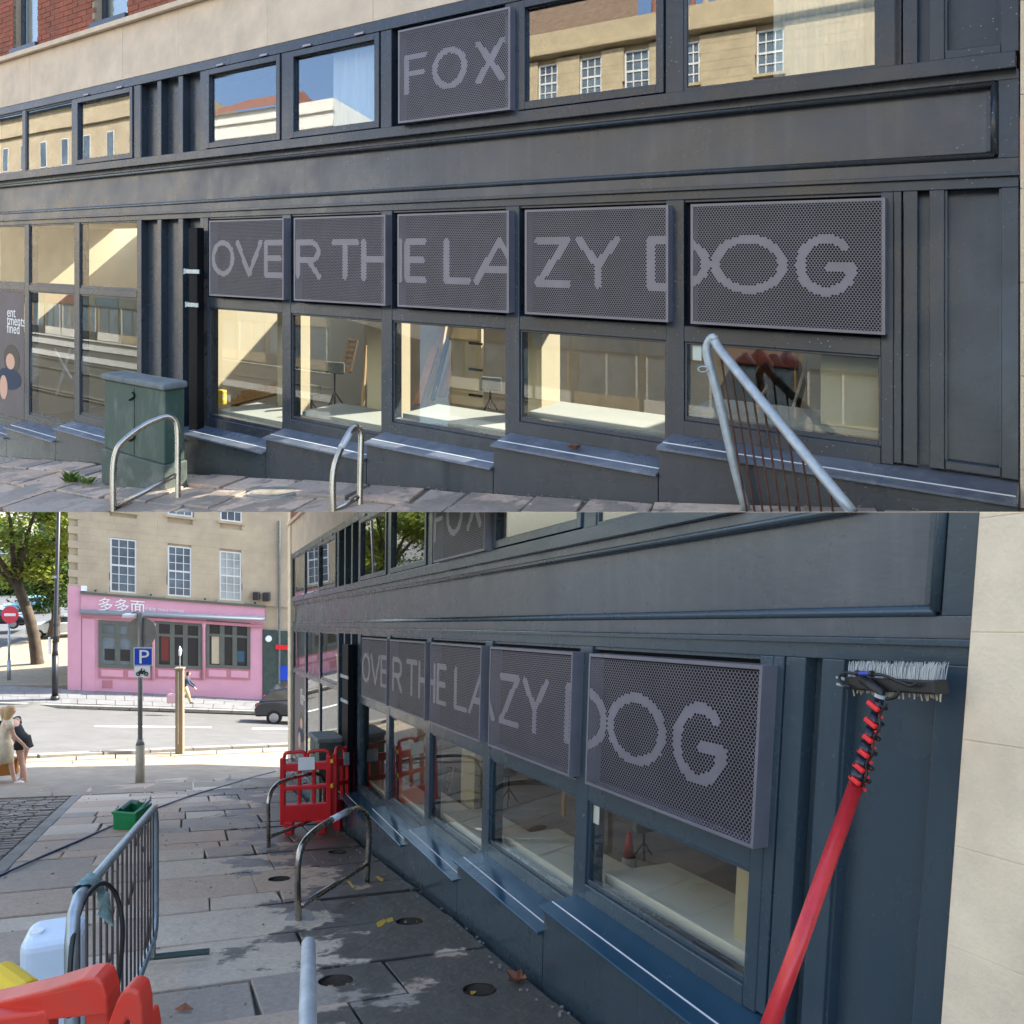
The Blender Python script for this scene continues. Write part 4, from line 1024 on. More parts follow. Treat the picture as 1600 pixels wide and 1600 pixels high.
# bore the empty post sockets through the slabs
for o, near in slabs:
    for p, r in near:
        cm = MB().tube([p-Vector((0, 0, .3)), p+Vector((0, 0, .3))], r, 20).build('cutter', 'gap_dark')
        md = o.modifiers.new('bore', 'BOOLEAN'); md.operation = 'DIFFERENCE'; md.object = cm; md.solver = 'EXACT'
        dg = bpy.context.evaluated_depsgraph_get(); me = bpy.data.meshes.new_from_object(o.evaluated_get(dg)); o.modifiers.clear(); o.data = me
        bpy.data.objects.remove(cm)
    bv = o.modifiers.new('bevel', 'BEVEL'); bv.width = .005; bv.segments = 1; bv.limit_method = 'ANGLE'
names = ['empty post socket with yellow leaves beside the galvanised rail', 'empty post socket in the dark wet slab nearest the ledge', 'broken ragged socket hole in the reddish wet slab', 'far empty socket between cycle stand and shopfront', 'small socket hole left of the nearer cycle stand']
for (p, r), nm in zip(hp, names):
    t = thing('post_socket', nm, 'socket', p, 'empty sockets in the pavement')
    mb = MB(); k = 20
    for dz, rr in ((.004, r), (-.10, r*.98)):
        mb.v += [tuple(p+Vector((rr*math.cos(2*math.pi*i/k), rr*math.sin(2*math.pi*i/k), dz+(g(p.x+rr*math.cos(2*math.pi*i/k), p.y+rr*math.sin(2*math.pi*i/k))-p.z)))) for i in range(k)]
    mb.f = [(i, (i+1) % k, k+(i+1) % k, k+i) for i in range(k)]; mb.build('sleeve', 'hole_dirt', t)
    MB().disc(p-Vector((0, 0, .046)), r*.97, (0, -.236, 1)).build('dirt', 'hole_dirt', t)
    rr = random.Random(int(p.x*100))
    for i in range(4):
        a = rr.uniform(0, 6.28); c = p+Vector((r*.55*math.cos(a), r*.55*math.sin(a), -.035)); MB().add([c, c+Vector((.03, .01, .012)), c+Vector((.035, .04, .004)), c+Vector((.0, .03, .01))], [(0, 1, 2, 3)]).build('dead_leaf', 'yellow_mark', t)
mb = MB(); rr = random.Random(78)
for _ in range(420):
    c = gpt(rr.uniform(-6, 8), rr.choice([rr.uniform(.22, .36), rr.uniform(.22, NE)]), .006); s_ = rr.uniform(.003, .010); mb.hexa([c+Vector((a*s_*rr.uniform(.6, 1.2), b*s_*rr.uniform(.6, 1.2), z*s_)) for z in (0, .8) for a, b in ((-1, -1), (1, -1), (1, 1), (-1, 1))])
struct(mb.build('grit', 'kerb'), 'stuff')
# kerb along the pavement and the setted lane to its left
kb = None
for i in range(20):
    d0 = -9.4+.95*i
    mb = MB(); mb.hexa([gpt(d0+.004, NE, -.06), gpt(d0+.942, NE, -.06), gpt(d0+.942, NE+.16, -.06), gpt(d0+.004, NE+.16, -.06), gpt(d0+.004, NE, .0), gpt(d0+.942, NE, .0), gpt(d0+.942, NE+.16, -.006), gpt(d0+.004, NE+.16, -.006)])
    if kb is None:
        kk = MB().add([gpt(-9.4, NE, -.058), gpt(9.5, NE, -.058), gpt(9.5, NE+.16, -.058), gpt(-9.4, NE+.16, -.058)], [(0, 1, 2, 3)]); kb = struct(kk.build('kerb', 'joint_dirt'))
    mb.build('kerb_stone', 'kerb', kb, bevel=.012)
rnd = random.Random(31); mb = MB(); d = -9.0
while d < 4.5:
    n = NE+.18
    while n < NE+6.2:
        k = .008; L, Wd = rnd.uniform(.16, .24), rnd.uniform(.11, .13); h = rnd.uniform(-.012, .012)
        mb.hexa([gpt(d+k, n+k, -.07), gpt(d+Wd-k, n+k, -.07), gpt(d+Wd-k, n+L-k, -.07), gpt(d+k, n+L-k, -.07), gpt(d+k*2, n+k*2, h-.015), gpt(d+Wd-k*2, n+k*2, h-.015), gpt(d+Wd-k*2, n+L-k*2, h-.015), gpt(d+k*2, n+L-k*2, h-.015)])
        n += L
    d += .125
lane = mb.build('cobbled_lane', 'sett'); tag(lane, 'grey setts of the lane at the left'); struct(lane, 'stuff')
# sunlit pavement corner, near kerb, far pavement
fo = strip('forecourt', 'sun_paving', ([(-60, 1252), (60, 1246), (135, 1238), (300, 1222), (470, 1208)], [(-60, 1192), (60, 1189), (160, 1184), (300, 1177), (470, 1170)]), -.030)
P0 = [gp(-40+52*i, 1252-4.4*i) for i in range(11)]
rnd = random.Random(4)
def onpx(x, y): return gp(x, y)
ys = [1250, 1236, 1223, 1212, 1203, 1195, 1188, 1181]
for r in range(len(ys)-1):
    x = -50-rnd.uniform(0, 40)
    while x < 470:
        L = rnd.uniform(48, 92); yo = lambda X, y: y-(X+50)*.042+(y-1181)*0
        c = [(x+1, yo(x, ys[r])-.5), (x+L-1, yo(x+L, ys[r])-.5), (x+L-1, yo(x+L, ys[r+1])+.5), (x+1, yo(x, ys[r+1])+.5)]
        pts = [gp(*q) for q in c]
        MB().hexa([p-Vector((0, 0, .05)) for p in pts]+[p+Vector((0, 0, rnd.uniform(0, .008))) for p in pts]).build('paving_slab', 'sun_paving', fo)
        x += L
def kerbline(px, w, h, nm, par=None):
    P = [gp(*q) for q in px]; o = par
    for a, b in zip(P[:-1], P[1:]):
        nseg = max(1, int((b-a).length/1.0))
        for i in range(nseg):
            p, q = a.lerp(b, i/nseg), a.lerp(b, (i+.97)/nseg); p = Vector((p.x, p.y, g(p.x, p.y)+h/2-.03)); q = Vector((q.x, q.y, g(q.x, q.y)+h/2-.03))
            MB().obox(p, q, w, h+.06).build('kerb_stone', 'kerb', o)
kerbline([(-60, 1187), (60, 1184), (160, 1179), (300, 1172), (470, 1165)], .22, .08, 'kerb', fo)
# far pavement on its own step, with kerb
KP = [at(-110, 1094, 32.7), at(0, 1098, 33.5), at(110, 1102, 34.2), at(250, 1106, 35.0), at(400, 1111, 36.0), at(470, 1113, 36.4)]
BP = [at(-110, 1068, 35), at(0, 1071, 35.4), at(107, 1076, 36.1), at(250, 1083, 37.7), at(408, 1093, 39.5), at(480, 1097, 40.3)]
mb = MB(); n_ = len(KP); mb.v = [tuple(p) for p in KP+BP]+[tuple(p-Vector((0, 0, .5))) for p in KP]
mb.f = [(i, i+1, n_+i+1, n_+i) for i in range(n_-1)]+[(2*n_+i, 2*n_+i+1, i+1, i) for i in range(n_-1)]
fp = struct(mb.build('far_pavement', 'far_paving'))
for a, b in zip(KP[:-1], KP[1:]):
    ns = max(1, int((b-a).length/1.0))
    for i in range(ns): MB().obox(a.lerp(b, i/ns)+Vector((0, 0, -.05)), a.lerp(b, (i+.97)/ns)+Vector((0, 0, -.05)), .26, .13).build('kerb_stone', 'kerb', fp)
rnd = random.Random(2)
for r in range(3):
    for k in range(24):
        f0, f1 = (k+.5*(r % 2))/24, (k+.97+.5*(r % 2))/24
        def pz(f, t):
            q = f*(n_-1); i = min(int(q), n_-2); a = KP[i].lerp(KP[i+1], q-i); b = BP[i].lerp(BP[i+1], q-i); return a.lerp(b, t)
        if f1 > 1: continue
        c = [pz(f0, .08+.3*r), pz(f1, .08+.3*r), pz(f1, .37+.3*r), pz(f0, .37+.3*r)]
        MB().hexa([p for p in c]+[p+Vector((0, 0, .012+rnd.uniform(0, .006))) for p in c]).build('paving_slab', 'far_paving', fp)
# side street
mb = MB(); mb.v = [(-75, 36, -8.33), (-29.5, 36, -8.33), (-29.5, 110, -8.28), (-75, 110, -8.28)]; mb.f = [(0, 1, 2, 3)]; struct(mb.build('side_road', 'asphalt_far'))
mb = MB(); mb.hexa([Vector(p) for p in ((-29.5, 36.5, -8.6), (-20.9, 36.5, -8.6), (-20.9, 60, -8.6), (-33, 60, -8.6), (-29.5, 36.5, -8.24), (-20.9, 36.5, -8.24), (-20.9, 60, -8.22), (-33, 60, -8.22))]); struct(mb.build('side_pavement', 'sun_paving'))
# painted lines
strip('road_marking', 'road_white', ([(148, 1132.6), (330, 1134.6)], [(148, 1130.8), (330, 1132.8)]), -.064)
strip('road_marking', 'road_white', ([(394, 1136.5), (460, 1137.2)], [(394, 1134.7), (460, 1135.4)]), -.064)
for k in (0, 7):
    strip('yellow_line', 'yellow_mark', ([(62+k*1.4, 1236-k*.2), (90+k*1.6, 1216-k*.3), (122+k*1.6, 1201-k*.3)], [(65+k*1.4, 1236.5-k*.2), (93.5+k*1.6, 1216.4-k*.3), (126+k*1.6, 1201.3-k*.3)]), .012)
# painted and chalked marks, litter on the pavement
def patch(name, m, pts, h, lab, cat): 
    P = [gp(*q) for q in pts]; k = len(P)
    mb = MB(); mb.v = [tuple(p+Vector((0, 0, h))) for p in P]+[tuple(p+Vector((0, 0, h+.003))) for p in P]
    mb.f = [tuple(range(k, 2*k))]+[(i, (i+1) % k, k+(i+1) % k, k+i) for i in range(k)]
    return tag(mb.build(name, m), lab, cat)
for i, pts in enumerate(([(588, 1443), (600, 1437), (604, 1441), (596, 1449), (590, 1450)], [(603, 1438), (613, 1434), (615, 1440), (606, 1443)], [(543, 1378), (546, 1377), (554, 1387), (551, 1389)], [(587, 1371), (590, 1370), (600, 1375), (598, 1378), (592, 1376)])):
    struct(patch('yellow_mark', 'yellow_mark', pts, .0045, ('a', 'b')[0], None), 'stuff'); 
for o in [o for o in COL.objects if o.name.startswith('yellow_mark')]: o['label'] = 'yellow spray paint survey mark on the wet paving'
patch('litter_slip', 'litter_white', [(731, 1435), (743, 1433), (747, 1439), (736, 1440)], .012, 'small white paper slip on the wet paving beside the plinth', 'litter')
dry_leaf(gp(810, 1534), .085, 'dry curled brown leaf on the dark slab beside the plinth', 0, 5, 1.1)
lf = gp(286, 1581)
tag(MB().add([lf+Vector((-.05, 0, .012)), lf+Vector((0, -.02, .016)), lf+Vector((.06, 0, .014)), lf+Vector((.0, .03, .034))], [(0, 1, 3), (1, 2, 3)]).build('dead_leaf', 'leaf_brown'), 'dry brown leaf on the pavement near the orange barrier', 'leaf')
# ---------------------------------------------------------------- street furniture of the bottom half
b0, b1 = -1.62, -.62
u0, u1 = b0*PL, b1*PL*.97
uA, uB = -1.35, -.52; vt = FL.uv(498, 1156, .45)[1]
cabinet(FL, uA, uB, .45, .08, vt, baseL(uB), -1, 'dark green utility cabinet behind the red plastic barrier, bottom half', None)
pipe(FL, 535, 544, 1006, -1, 'black iron post with clamp beside the OVE panel of the washed shopfront', 0, baseL(-.2)-.05, 1056)
# cycle stands
A, B = gp(420, 1327), gp(503, 1291)
stand(A, B, [(419, 1270), (420, 1250), (428, 1230), (445, 1219), (470, 1212), (494, 1209), (504, 1216), (506, 1228), (505, 1262)], ((423, 1307), (503, 1275)), .024, 'further steel cycle stand in front of the red barrier', 0)
A, B = gp(467, 1438), gp(573, 1378)
stand(A, B, [(465, 1390), (466, 1345), (474, 1318), (492, 1298), (520, 1280), (548, 1266), (563, 1264), (574, 1276), (577, 1298), (575, 1340)], ((472, 1415), (573, 1350)), .026, 'nearer steel cycle stand with white tape on the wet paving', 0, [(518, 1281), (543, 1268)])
for x, y in ((467, 1438), (420, 1328)):
    p = gp(x, y); tag(MB().disc(p+Vector((0, 0, .002)), .11, (0, -.236, 1), 18, .008).build('concrete_collar', 'cab_base'), 'round concrete patch at foot of the %s cycle stand' % ('nearer' if x == 467 else 'further'), 'collar')

# crowd barriers
def barrier(A, B, hgt, nb, lab, foot=True, m='galv'):
    A, B = Vector(A), Vector(B); d = (B-A); dn = d.normalized(); up = Vector((0, 0, 1)); sd = Vector((dn.y, -dn.x, 0)).normalized()
    t = thing('crowd_barrier', lab, 'barrier', (A+B)/2, 'galvanised crowd barriers')
    z0, r = .16, .021; c = .13
    f = lambda s, z: A+d*s+up*z
    L = d.length; e = c/L
    loop = [f(0, z0+c), f(0, hgt-c), f(e*.3, hgt-c*.3), f(e, hgt), f(.5, hgt), f(1-e, hgt), f(1-e*.3, hgt-c*.3), f(1, hgt-c), f(1, z0+c), f(1-e*.3, z0+c*.3), f(1-e, z0), f(.5, z0), f(e, z0), f(e*.3, z0+c*.3)]
    MB().tube(loop, r, 12, closed=True).build('frame', m, t, -1, smooth=True)
    for k in range(nb):
        s = .05+.9*k/(nb-1); MB().tube([f(s, z0), f(s, hgt)], .0062, 6).build('bar', 'bar_dark', t, -1)
    if foot:
        for s in (.06, .94):
            MB().tube([f(s, z0), f(s, .05)], .02, 8).build('foot_socket', m, t)
            MB().tube([f(s, .06)-sd*.04, f(s, .03)+sd*.34], .02, 8).build('foot', 'cab_dark', t)
    return t
A = gp(243, 1497); A = Vector((A.x, A.y, A.z)); B = at(120, 1420, 2.62); Bz = g(B.x, B.y); Bg = Vector((B.x-.02, B.y, Bz))
barrier(Bg, A, at(234, 1259, A.y).z-A.z, 17, 'galvanised crowd barrier with cloth tie, at lower left of the pavement')
A2 = at(482, 1456, 2.42); B2 = at(478, 1640, 1.15)
A2g = Vector((A2.x, A2.y, g(A2.x, A2.y))); B2g = Vector((B2.x, B2.y, g(B2.x, B2.y)))
barrier(B2g, A2g, A2.z-A2g.z, 9, 'galvanised crowd barrier seen end on at the bottom edge', foot=False, m='galv_pale')
# cloth and cable on the barrier
cp = at(146, 1428, 2.72)
t = thing('cloth_tie', 'torn grey green cloth knotted round the barrier top rail', 'cloth', cp)
mb = MB(); rr = random.Random(8); N, Mv = 16, 9
ax = (A-Bg).normalized(); sdv = ax.cross(Vector((0, 0, 1))).normalized(); upv = sdv.cross(ax)
rail = Bg+(A-Bg)*.10+Vector((0, 0, at(234, 1259, A.y).z-A.z))
for i in range(N+1):
    for j in range(Mv+1):
        a = 2*math.pi*i/N; r = .031+.007*math.sin(3*a+j)+rr.uniform(-.003, .004); mb.v.append(tuple(rail+ax*(-.06+.16*j/Mv)+(sdv*math.cos(a)+upv*math.sin(a))*r))
mb.f = [(i*(Mv+1)+j, (i+1)*(Mv+1)+j, (i+1)*(Mv+1)+j+1, i*(Mv+1)+j+1) for i in range(N) for j in range(Mv)]
mb.build('wrap', 'cloth_tie', t, smooth=True)
mb = MB()
for i in range(9):
    for j in range(6):
        mb.v.append(tuple(rail+ax*(.02+.075*j/5+.05*i/8)+sdv*(.034+.02*math.sin(i*.9+j))+Vector((.035*i/8, -.01*i/8, .01-.17*i/8+.012*math.sin(j*2.+i)))))
mb.f = [(i*6+j, (i+1)*6+j, (i+1)*6+j+1, i*6+j+1) for i in range(8) for j in range(5)]
mb.build('hanging_end', 'cloth_tie', t, smooth=True)
cab = [at(x, y, Y) for x, y, Y in ((108, 1590, 2.55), (112, 1480, 2.6), (128, 1415, 2.72), (148, 1386, 2.8), (166, 1381, 2.85), (182, 1400, 2.9), (191, 1440, 2.9), (190, 1490, 2.9), (184, 1540, 2.9))]
tag(MB().tube(arcpts(cab, 6), .0085, 8).build('black_cable', 'black_plastic', smooth=True), 'black cable looped over the crowd barrier top rail', 'cable')
# blue hose and green box
hose = [gp(*q)+Vector((0, 0, .016)) for q in ((-30, 1384), (60, 1343), (120, 1317), (178, 1291), (235, 1268), (300, 1244), (350, 1229), (392, 1216), (430, 1206))]
tag(MB().tube(arcpts(hose, 5), .013, 8).build('blue_hose', 'hose_blue', smooth=True), 'dark blue water hose running diagonally over the pavement', 'hose')
p = gp(196, 1296); t = thing('green_crate', 'green plastic crate of tools beside the blue hose', 'crate', p)
w, dpt, hh = .30, .34, .24; rz = -.16; R = Matrix.Rotation(rz, 3, 'Z')
for cx, cy, sx, sy in ((0, -dpt/2, w, .015), (0, dpt/2, w, .015), (-w/2, 0, .015, dpt), (w/2, 0, .015, dpt)):
    MB().box(p+R@Vector((cx, cy+.15, hh/2)), (sx+.014, sy+.0, hh), rz).build('side', 'bucket_green', t, bevel=.004)
MB().box(p+R@Vector((0, .15, .06)), (w-.02, dpt-.02, .12), rz).build('base', 'bucket_green', t)
MB().box(p+R@Vector((0, .15-dpt/2-.008, hh-.02)), (w+.05, .03, .035), rz).build('rim', 'bucket_green', t, bevel=.006)
MB().tube([p+R@Vector((-.13, .1, hh-.02)), p+R@Vector((-.06, .2, hh+.05)), p+R@Vector((.03, .22, hh+.03))], .03, 8).build('rag', 'cloth_tie', t)
MB().tube([p+R@Vector((.08, .05, hh-.06)), p+R@Vector((.16, .3, hh+.05))], .016, 8).build('tool_handle', 'galv', t)

# red plastic works barrier (two hinged panels)
def works_panel(F, w, h, t, m, clip=0, rows=((.36, .52), (.57, .76)), white=True):
    """openwork blow-moulded panel: feet, solid skirt, two rows of openings, looped grips on top"""
    P = lambda nm, mb, mm=m, **k: mb.build(nm, mm, t, clip, **k)
    bars = []
    for a, b in ((.0, .10), (.90, 1.0)): P('upright', MB().fbox(F, a*w, b*w, .10*h, .93*h, -.03, .03), bevel=.012)
    for a, b in ((.34, .41), (.62, .69)): P('upright', MB().fbox(F, a*w, b*w, .35*h, .80*h, -.02, .022), bevel=.008)
    for a, b, nm in ((.12, .345, 'skirt'), (.52, .58, 'rail'), (.76, .86, 'rail')): P(nm, MB().fbox(F, .08*w, .92*w, a*h, b*h, -.027, .027), bevel=.012)
    for c in (.16, .80): P('foot', MB().fbox(F, (c-.07)*w, (c+.10)*w, -.03, .14*h, -.05, .05), bevel=.012)
    for c0, c1 in ((.06, .50), (.52, .96)):
        pts = [F.pt(c0*w, .84*h, 0), F.pt(c0*w+.01, .93*h, 0), F.pt((c0+.05)*w, .985*h, 0), F.pt((c0+c1)/2*w, .995*h, 0), F.pt((c1-.05)*w, .985*h, 0), F.pt(c1*w-.01, .93*h, 0), F.pt(c1*w, .84*h, 0)]
        P('grip', MB().tube(arcpts(pts, 4), .022, 8), smooth=True)
    if white: P('reflective_patch', MB().fbox(F, .36*w, .68*w, .77*h, .93*h, .029, .033), 'sign_white')
A, B = gp(438, 1301), gp(514, 1303)
B = Vector((B.x, A.y+.05, B.z)); wid = (B-A).length; hgt = .98*(at(440, 1173, A.y).z-A.z)
t = thing('works_barrier', 'red plastic works barrier with white patch standing before the shopfront', 'barrier', (A+B)/2)
works_panel(Frame(A, B-A, (0, 0, 1), (0, -1, 0)), wid, hgt, t, 'red_plastic')
C2 = B+Vector((.10, .75, 0)); C2.z = g(C2.x, C2.y); F2 = Frame(B+Vector((.03, .02, 0)), C2-B, (0, 0, 1), (.99, -.14, 0))
works_panel(F2, .78, hgt*1.02, t, 'red_plastic')
for k in (.55, .86):
    MB().box(B+Vector((.01, -.01, hgt*k)), (.035, .05, .05)).build('hinge_pin', 'yellow_plastic', t, bevel=.006)

# orange barrier and tank in the near corner
Yb = 1.9
t = thing('orange_barrier', 'orange red plastic barrier section in the bottom left corner', 'barrier', at(90, 1950, Yb))
def orange(poly, Yq, th, nm, tilt=0.0):
    f = lambda x, y, d: at(x, y+16, Yq+tilt*(x-100))+Vector((0, d, 0))
    return MB().prism(poly, f, 0, th).build(nm, 'orange_plastic', t, bevel=.008, seg=3)
orange([(-120, 1572), (0, 1549), (70, 1532), (128, 1514), (146, 1512), (158, 1518), (166, 1545), (168, 1570), (-120, 1600)], Yb, .07, 'top_rail', -.0006)
orange([(-120, 1590), (58, 1566), (70, 1562), (76, 1575), (74, 1640), (-120, 1640)], Yb+.012, .05, 'left_panel')
orange([(132, 1558), (168, 1556), (170, 1640), (112, 1640), (122, 1610), (132, 1594)], Yb+.012, .05, 'right_panel')
t = thing('orange_barrier_end', 'rounded orange red plastic barrier end beside the bottom left barrier', 'barrier', at(200, 1950, Yb-.1))
orange([(156, 1620), (166, 1590), (180, 1552), (192, 1532), (204, 1529), (216, 1536), (221, 1560), (224, 1640), (210, 1640), (206, 1590), (198, 1578), (188, 1592), (180, 1640)], Yb-.15, .06, 'shell')
orange([(221, 1580), (226, 1573), (232, 1578), (236, 1600), (237, 1640), (222, 1640)], Yb-.02, .06, 'fin')
Yt = 3.55; c = at(62, 1462, Yt)
t = thing('water_tank', 'white plastic water tank behind the orange barrier', 'tank', Vector((c.x, c.y, g(c.x, c.y))))
z0 = g(c.x, c.y); hT = c.z-z0-.02
MB().box(Vector((c.x, c.y+.12, z0+hT/2)), (.26, .24, hT), .35).build('body', 'can_white', t, bevel=.055, seg=4)
MB().tube([Vector((c.x-.05, c.y+.06, z0+hT-.01)), Vector((c.x-.05, c.y+.06, z0+hT+.012))], .03, 12).build('cap', 'sign_white', t)
p = at(8, 1530, 3.1); z0 = g(p.x, p.y)
t = thing('yellow_reel', 'yellow plastic reel partly hidden behind the orange barrier', 'reel', Vector((p.x, p.y, z0)))
MB().tube([Vector((p.x-.07, p.y+.05, p.z-.03)), Vector((p.x+.09, p.y-.02, p.z-.07))], .075, 16).build('drum', 'yellow_plastic', t, smooth=False, bevel=.012)
MB().tube([Vector((p.x-.16, p.y, z0)), Vector((p.x-.06, p.y, p.z-.02)), Vector((p.x+.09, p.y, p.z-.08)), Vector((p.x+.14, p.y, z0))], .018, 8).build('stand', 'yellow_plastic', t)

# water-fed brush on a red telescopic pole
def fq(x, y, n): 
    u, v = FL.uv(x, y, n); return FL.pt(u, v, n)
t = thing('cleaning_brush', 'water fed brush with white bristles on a red telescopic pole against the shopfront', 'brush', at(1200, 1620, 2.0))
n0 = .09
cL, cR = fq(1336, 1066, n0), fq(1477, 1073, n0)
ax = (cR-cL).normalized(); nN = FL.N; up = ax.cross(nN); up = up if up.z > 0 else -up
Lb = (cR-cL).length
def bb_(a, b, v0, v1, d0, d1):
    return MB().hexa([cL+ax*s+up*v+nN*d for v in (v0, v1) for s, d in ((a, d0), (b, d0), (b, d1), (a, d1))])
bb_(.0, Lb, -.022, .020, -.02, .05).build('stock', 'black_plastic', t, bevel=.006)
mb = MB(); rr = random.Random(6)
for k in range(64):
    for dd in (-.014, .004, .022, .040):
        s = .010+(Lb-.020)*k/63+rr.uniform(-.002, .002); sl = .012+rr.uniform(-.006, .008)+(k/63)*.006
        a = cL+ax*s+up*.018+nN*dd; mb.tube([a, a+up*.035+ax*sl*.5, a+up*rr.uniform(.045, .056)+ax*sl+nN*rr.uniform(-.004, .004)], [.0017, .0016, .0009], 4, False)
o = mb.build('bristles', 'bristle_white', t); o['kind'] = 'stuff'
mb = MB()
for k in range(34):
    s = .005+(Lb-.01)*k/33; a = cL+ax*s-up*.02+nN*rr.uniform(-.01, .02); mb.tube([a, a-up*rr.uniform(.012, .026)+ax*rr.uniform(-.006, .006)], .0026, 5, False)
o = mb.build('back_bristles', 'bristle_tan', t); o['kind'] = 'stuff'
for dz in (.010, -.012):
    MB().tube([cL+ax*.0+up*dz+nN*.04, cL-ax*.032+up*(dz+.006)+nN*.05], .005, 6).build('jet_clip', 'galv_pale', t)
J = cL+ax*Lb*.28+nN*.065
MB().tube(arcpts([J+up*.03-ax*.02, J+up*.034-ax*.07, J+up*.02-ax*.098, J-up*.004-ax*.09, J-up*.012-ax*.055], 5), .005, 8).build('water_tube', 'black_plastic', t, smooth=True)
MB().tube(arcpts([J+up*.032+ax*.03, J+up*.030+ax*.08, J+up*.012+ax*.14, J+up*.002+ax*.18, J+up*.012+ax*.20], 5), .005, 8).build('water_tube', 'black_plastic', t, smooth=True)
MB().tube(arcpts([J-up*.035+ax*.05, J-up*.042+ax*.09, J-up*.03+ax*.125, J-up*.012+ax*.135], 5), .005, 8).build('water_tube', 'black_plastic', t, smooth=True)
MB().tube([J+up*.033-ax*.022, J+up*.033+ax*.032], .0085, 8).build('tube_joint', 'blue_joint', t)
for s in (-.026, .03): MB().tube([J+up*.033+ax*s, J+up*.033+ax*(s+.012)], .0105, 8).build('tube_nut', 'black_plastic', t)
MB().disc(J+up*(-.018)+ax*.055, .007, nN, 12, .012).build('bolt', 'galv_pale', t)
pb = at(1199, 1612, 2.04); pt_ = fq(1377, 1082, .16); pm = fq(1339, 1222, .20)
path = lambda f: pt_.lerp(pm, f)
MB().tube([J-nN*.02, J+up*.015, path(.0), path(.10)], [.012, .016, .016, .014], 10).build('neck', 'black_plastic', t, smooth=True)
MB().tube([path(.02), path(.055)], .0185, 12).build('collar', 'galv_pale', t)
secs = [(.07, .24, .0135), (.24, .40, .0155), (.40, .56, .0185), (.56, .72, .0205), (.72, .86, .0225), (.86, 1.0, .0245)]
dv = (pm-pt_).normalized(); sdv = dv.cross(nN).normalized()
for k, (a, b, r) in enumerate(secs):
    MB().tube([path(a), path(b)], r, 14).build('pole_section', 'carbon', t, smooth=True)
    f = a+.10; MB().tube([path(f), path(f+.016)], r*1.18, 14).build('band', 'clamp_red', t)
    c = path(a+.06); s_ = -1 if k < 2 else 1
    ctr = c+nN*(r+.006)+sdv*(-.004 if k > 1 else 0)
    sd2 = sdv if sdv.x > 0 else -sdv
    wd_ = .046 if k < 2 else .034; off = (.0, .008, .012, .014, .014, .014)[k]
    MB().obox(ctr-sd2*(wd_/2-off)+dv*.004*k/3, ctr+sd2*(wd_/2+off)+dv*.010, .014, .016, dv).build('clamp_lever', 'clamp_red', t, bevel=.004)
    MB().tube([c+sd2*r*.9, c+sd2*(r+.02)], .007, 8).build('clamp_pivot', 'black_plastic', t)
    MB().tube([c+dv*.03+sd2*(r+.004)+nN*.004, c+dv*.03+sd2*(r+.016)+nN*.006], .0055, 8).build('clamp_screw', 'clamp_red', t)
hs = [path(f)+sd2*(.030+.006*math.sin(f*23))+nN*.012 for f in [i/14 for i in range(1, 15)]]
MB().tube(arcpts(hs, 3), .0042, 6).build('supply_hose', 'black_plastic', t, smooth=True)
MB().tube([path(.985), path(1.005)], .0262, 14).build('end_ring', 'black_plastic', t)
MB().tube([pm, pm.lerp(pb, .5), pb], [.0235, .0232, .0230], 20).build('handle_tube', 'pole_red', t, smooth=True)
q = FL.uv(931, 1273, -.03)
tag(MB().fbox(FL, q[0]-.032, q[0]+.032, q[1]-.055, q[1]+.055, -.036, -.032).build('paper_notice', 'sign_white', None, -1), 'small blank white notice taped inside glass under the DOG panel, bottom half', 'notice')
# things inside the washed shop
def cone(o, s, lab):
    t = thing('traffic_cone', lab, 'traffic cone', o)
    MB().tube([o+Vector((0, 0, .02*s)), o+Vector((0, 0, .30*s))], [.14*s, .085*s], 16).build('lower_body', 'litter_white', t, smooth=True)
    MB().tube([o+Vector((0, 0, .30*s)), o+Vector((0, 0, .62*s))], [.085*s, .025*s], 16).build('upper_body', 'orange_plastic', t, smooth=True)
    MB().box(o+Vector((0, 0, .012)), (.34*s, .34*s, .024)).build('base', 'orange_plastic', t, bevel=.006)
cone(FL.pt(*FL.uv(983, 1374, -1.15), -1.15), .62, 'faded traffic cone on the shop floor behind the last window')
tripod(FL, 1006, 1338, 1290, -1.7, 'tripod lamp behind the last window of the washed shopfront', -1)
tripod(FL, 795, 1255, 1205, -1.4, 'tripod behind the fourth window of the washed shopfront', -1)
lean_px(FL, (690, 1255), (683, 1195), -1.2, -1.5, .06, 'timber', 'pale plank leaning behind the third window of the washed shopfront', -1)
lean_px(FL, (881, 1275), (882, 1225), -1.3, -1.3, .06, 'timber', 'upright timber post behind the fourth window of the washed shopfront', -1)
ladder(FL, 692, 1258, 1195, -1.5, 'wooden step ladder behind the third window of the washed shopfront', -1)
poster(FL, PL, -.06, -1, 'dark poster with white words and a seated woman in the far window, bottom half')
# ---------------------------------------------------------------- across the road: pink fronted stone building
Lp, Rp = at(107, 1075, 36.0), at(410, 1092, 39.4)
FP = Frame((Lp.x, Lp.y, Lp.z), (Rp.x-Lp.x, Rp.y-Lp.y, -1.10), (0, 0, 1), (Rp.y-Lp.y, -(Rp.x-Lp.x), 0))
pu = lambda x, y, n=0: FP.uv(x, y, n)
sb = thing('corner_restaurant', 'stone corner building with pink restaurant front across the road', 'building', Lp)
uEnd = pu(470, 1000)[0]; u1 = pu(410, 1000)[0]; vF = (pu(130, 930)[1]+pu(400, 942)[1])/2
def pb_(nm, m, u0, u1_, v0, v1, n0, n1, par=None, **k): return MB().fbox(FP, u0, u1_, v0, v1, n0, n1).build(nm, m, par or sb, 0, **k)
pb_('wall', 'bath_stone_grey', 0, uEnd+8, -2, 11, -6, -.11)
uQ = pu(127, 1000)[0]
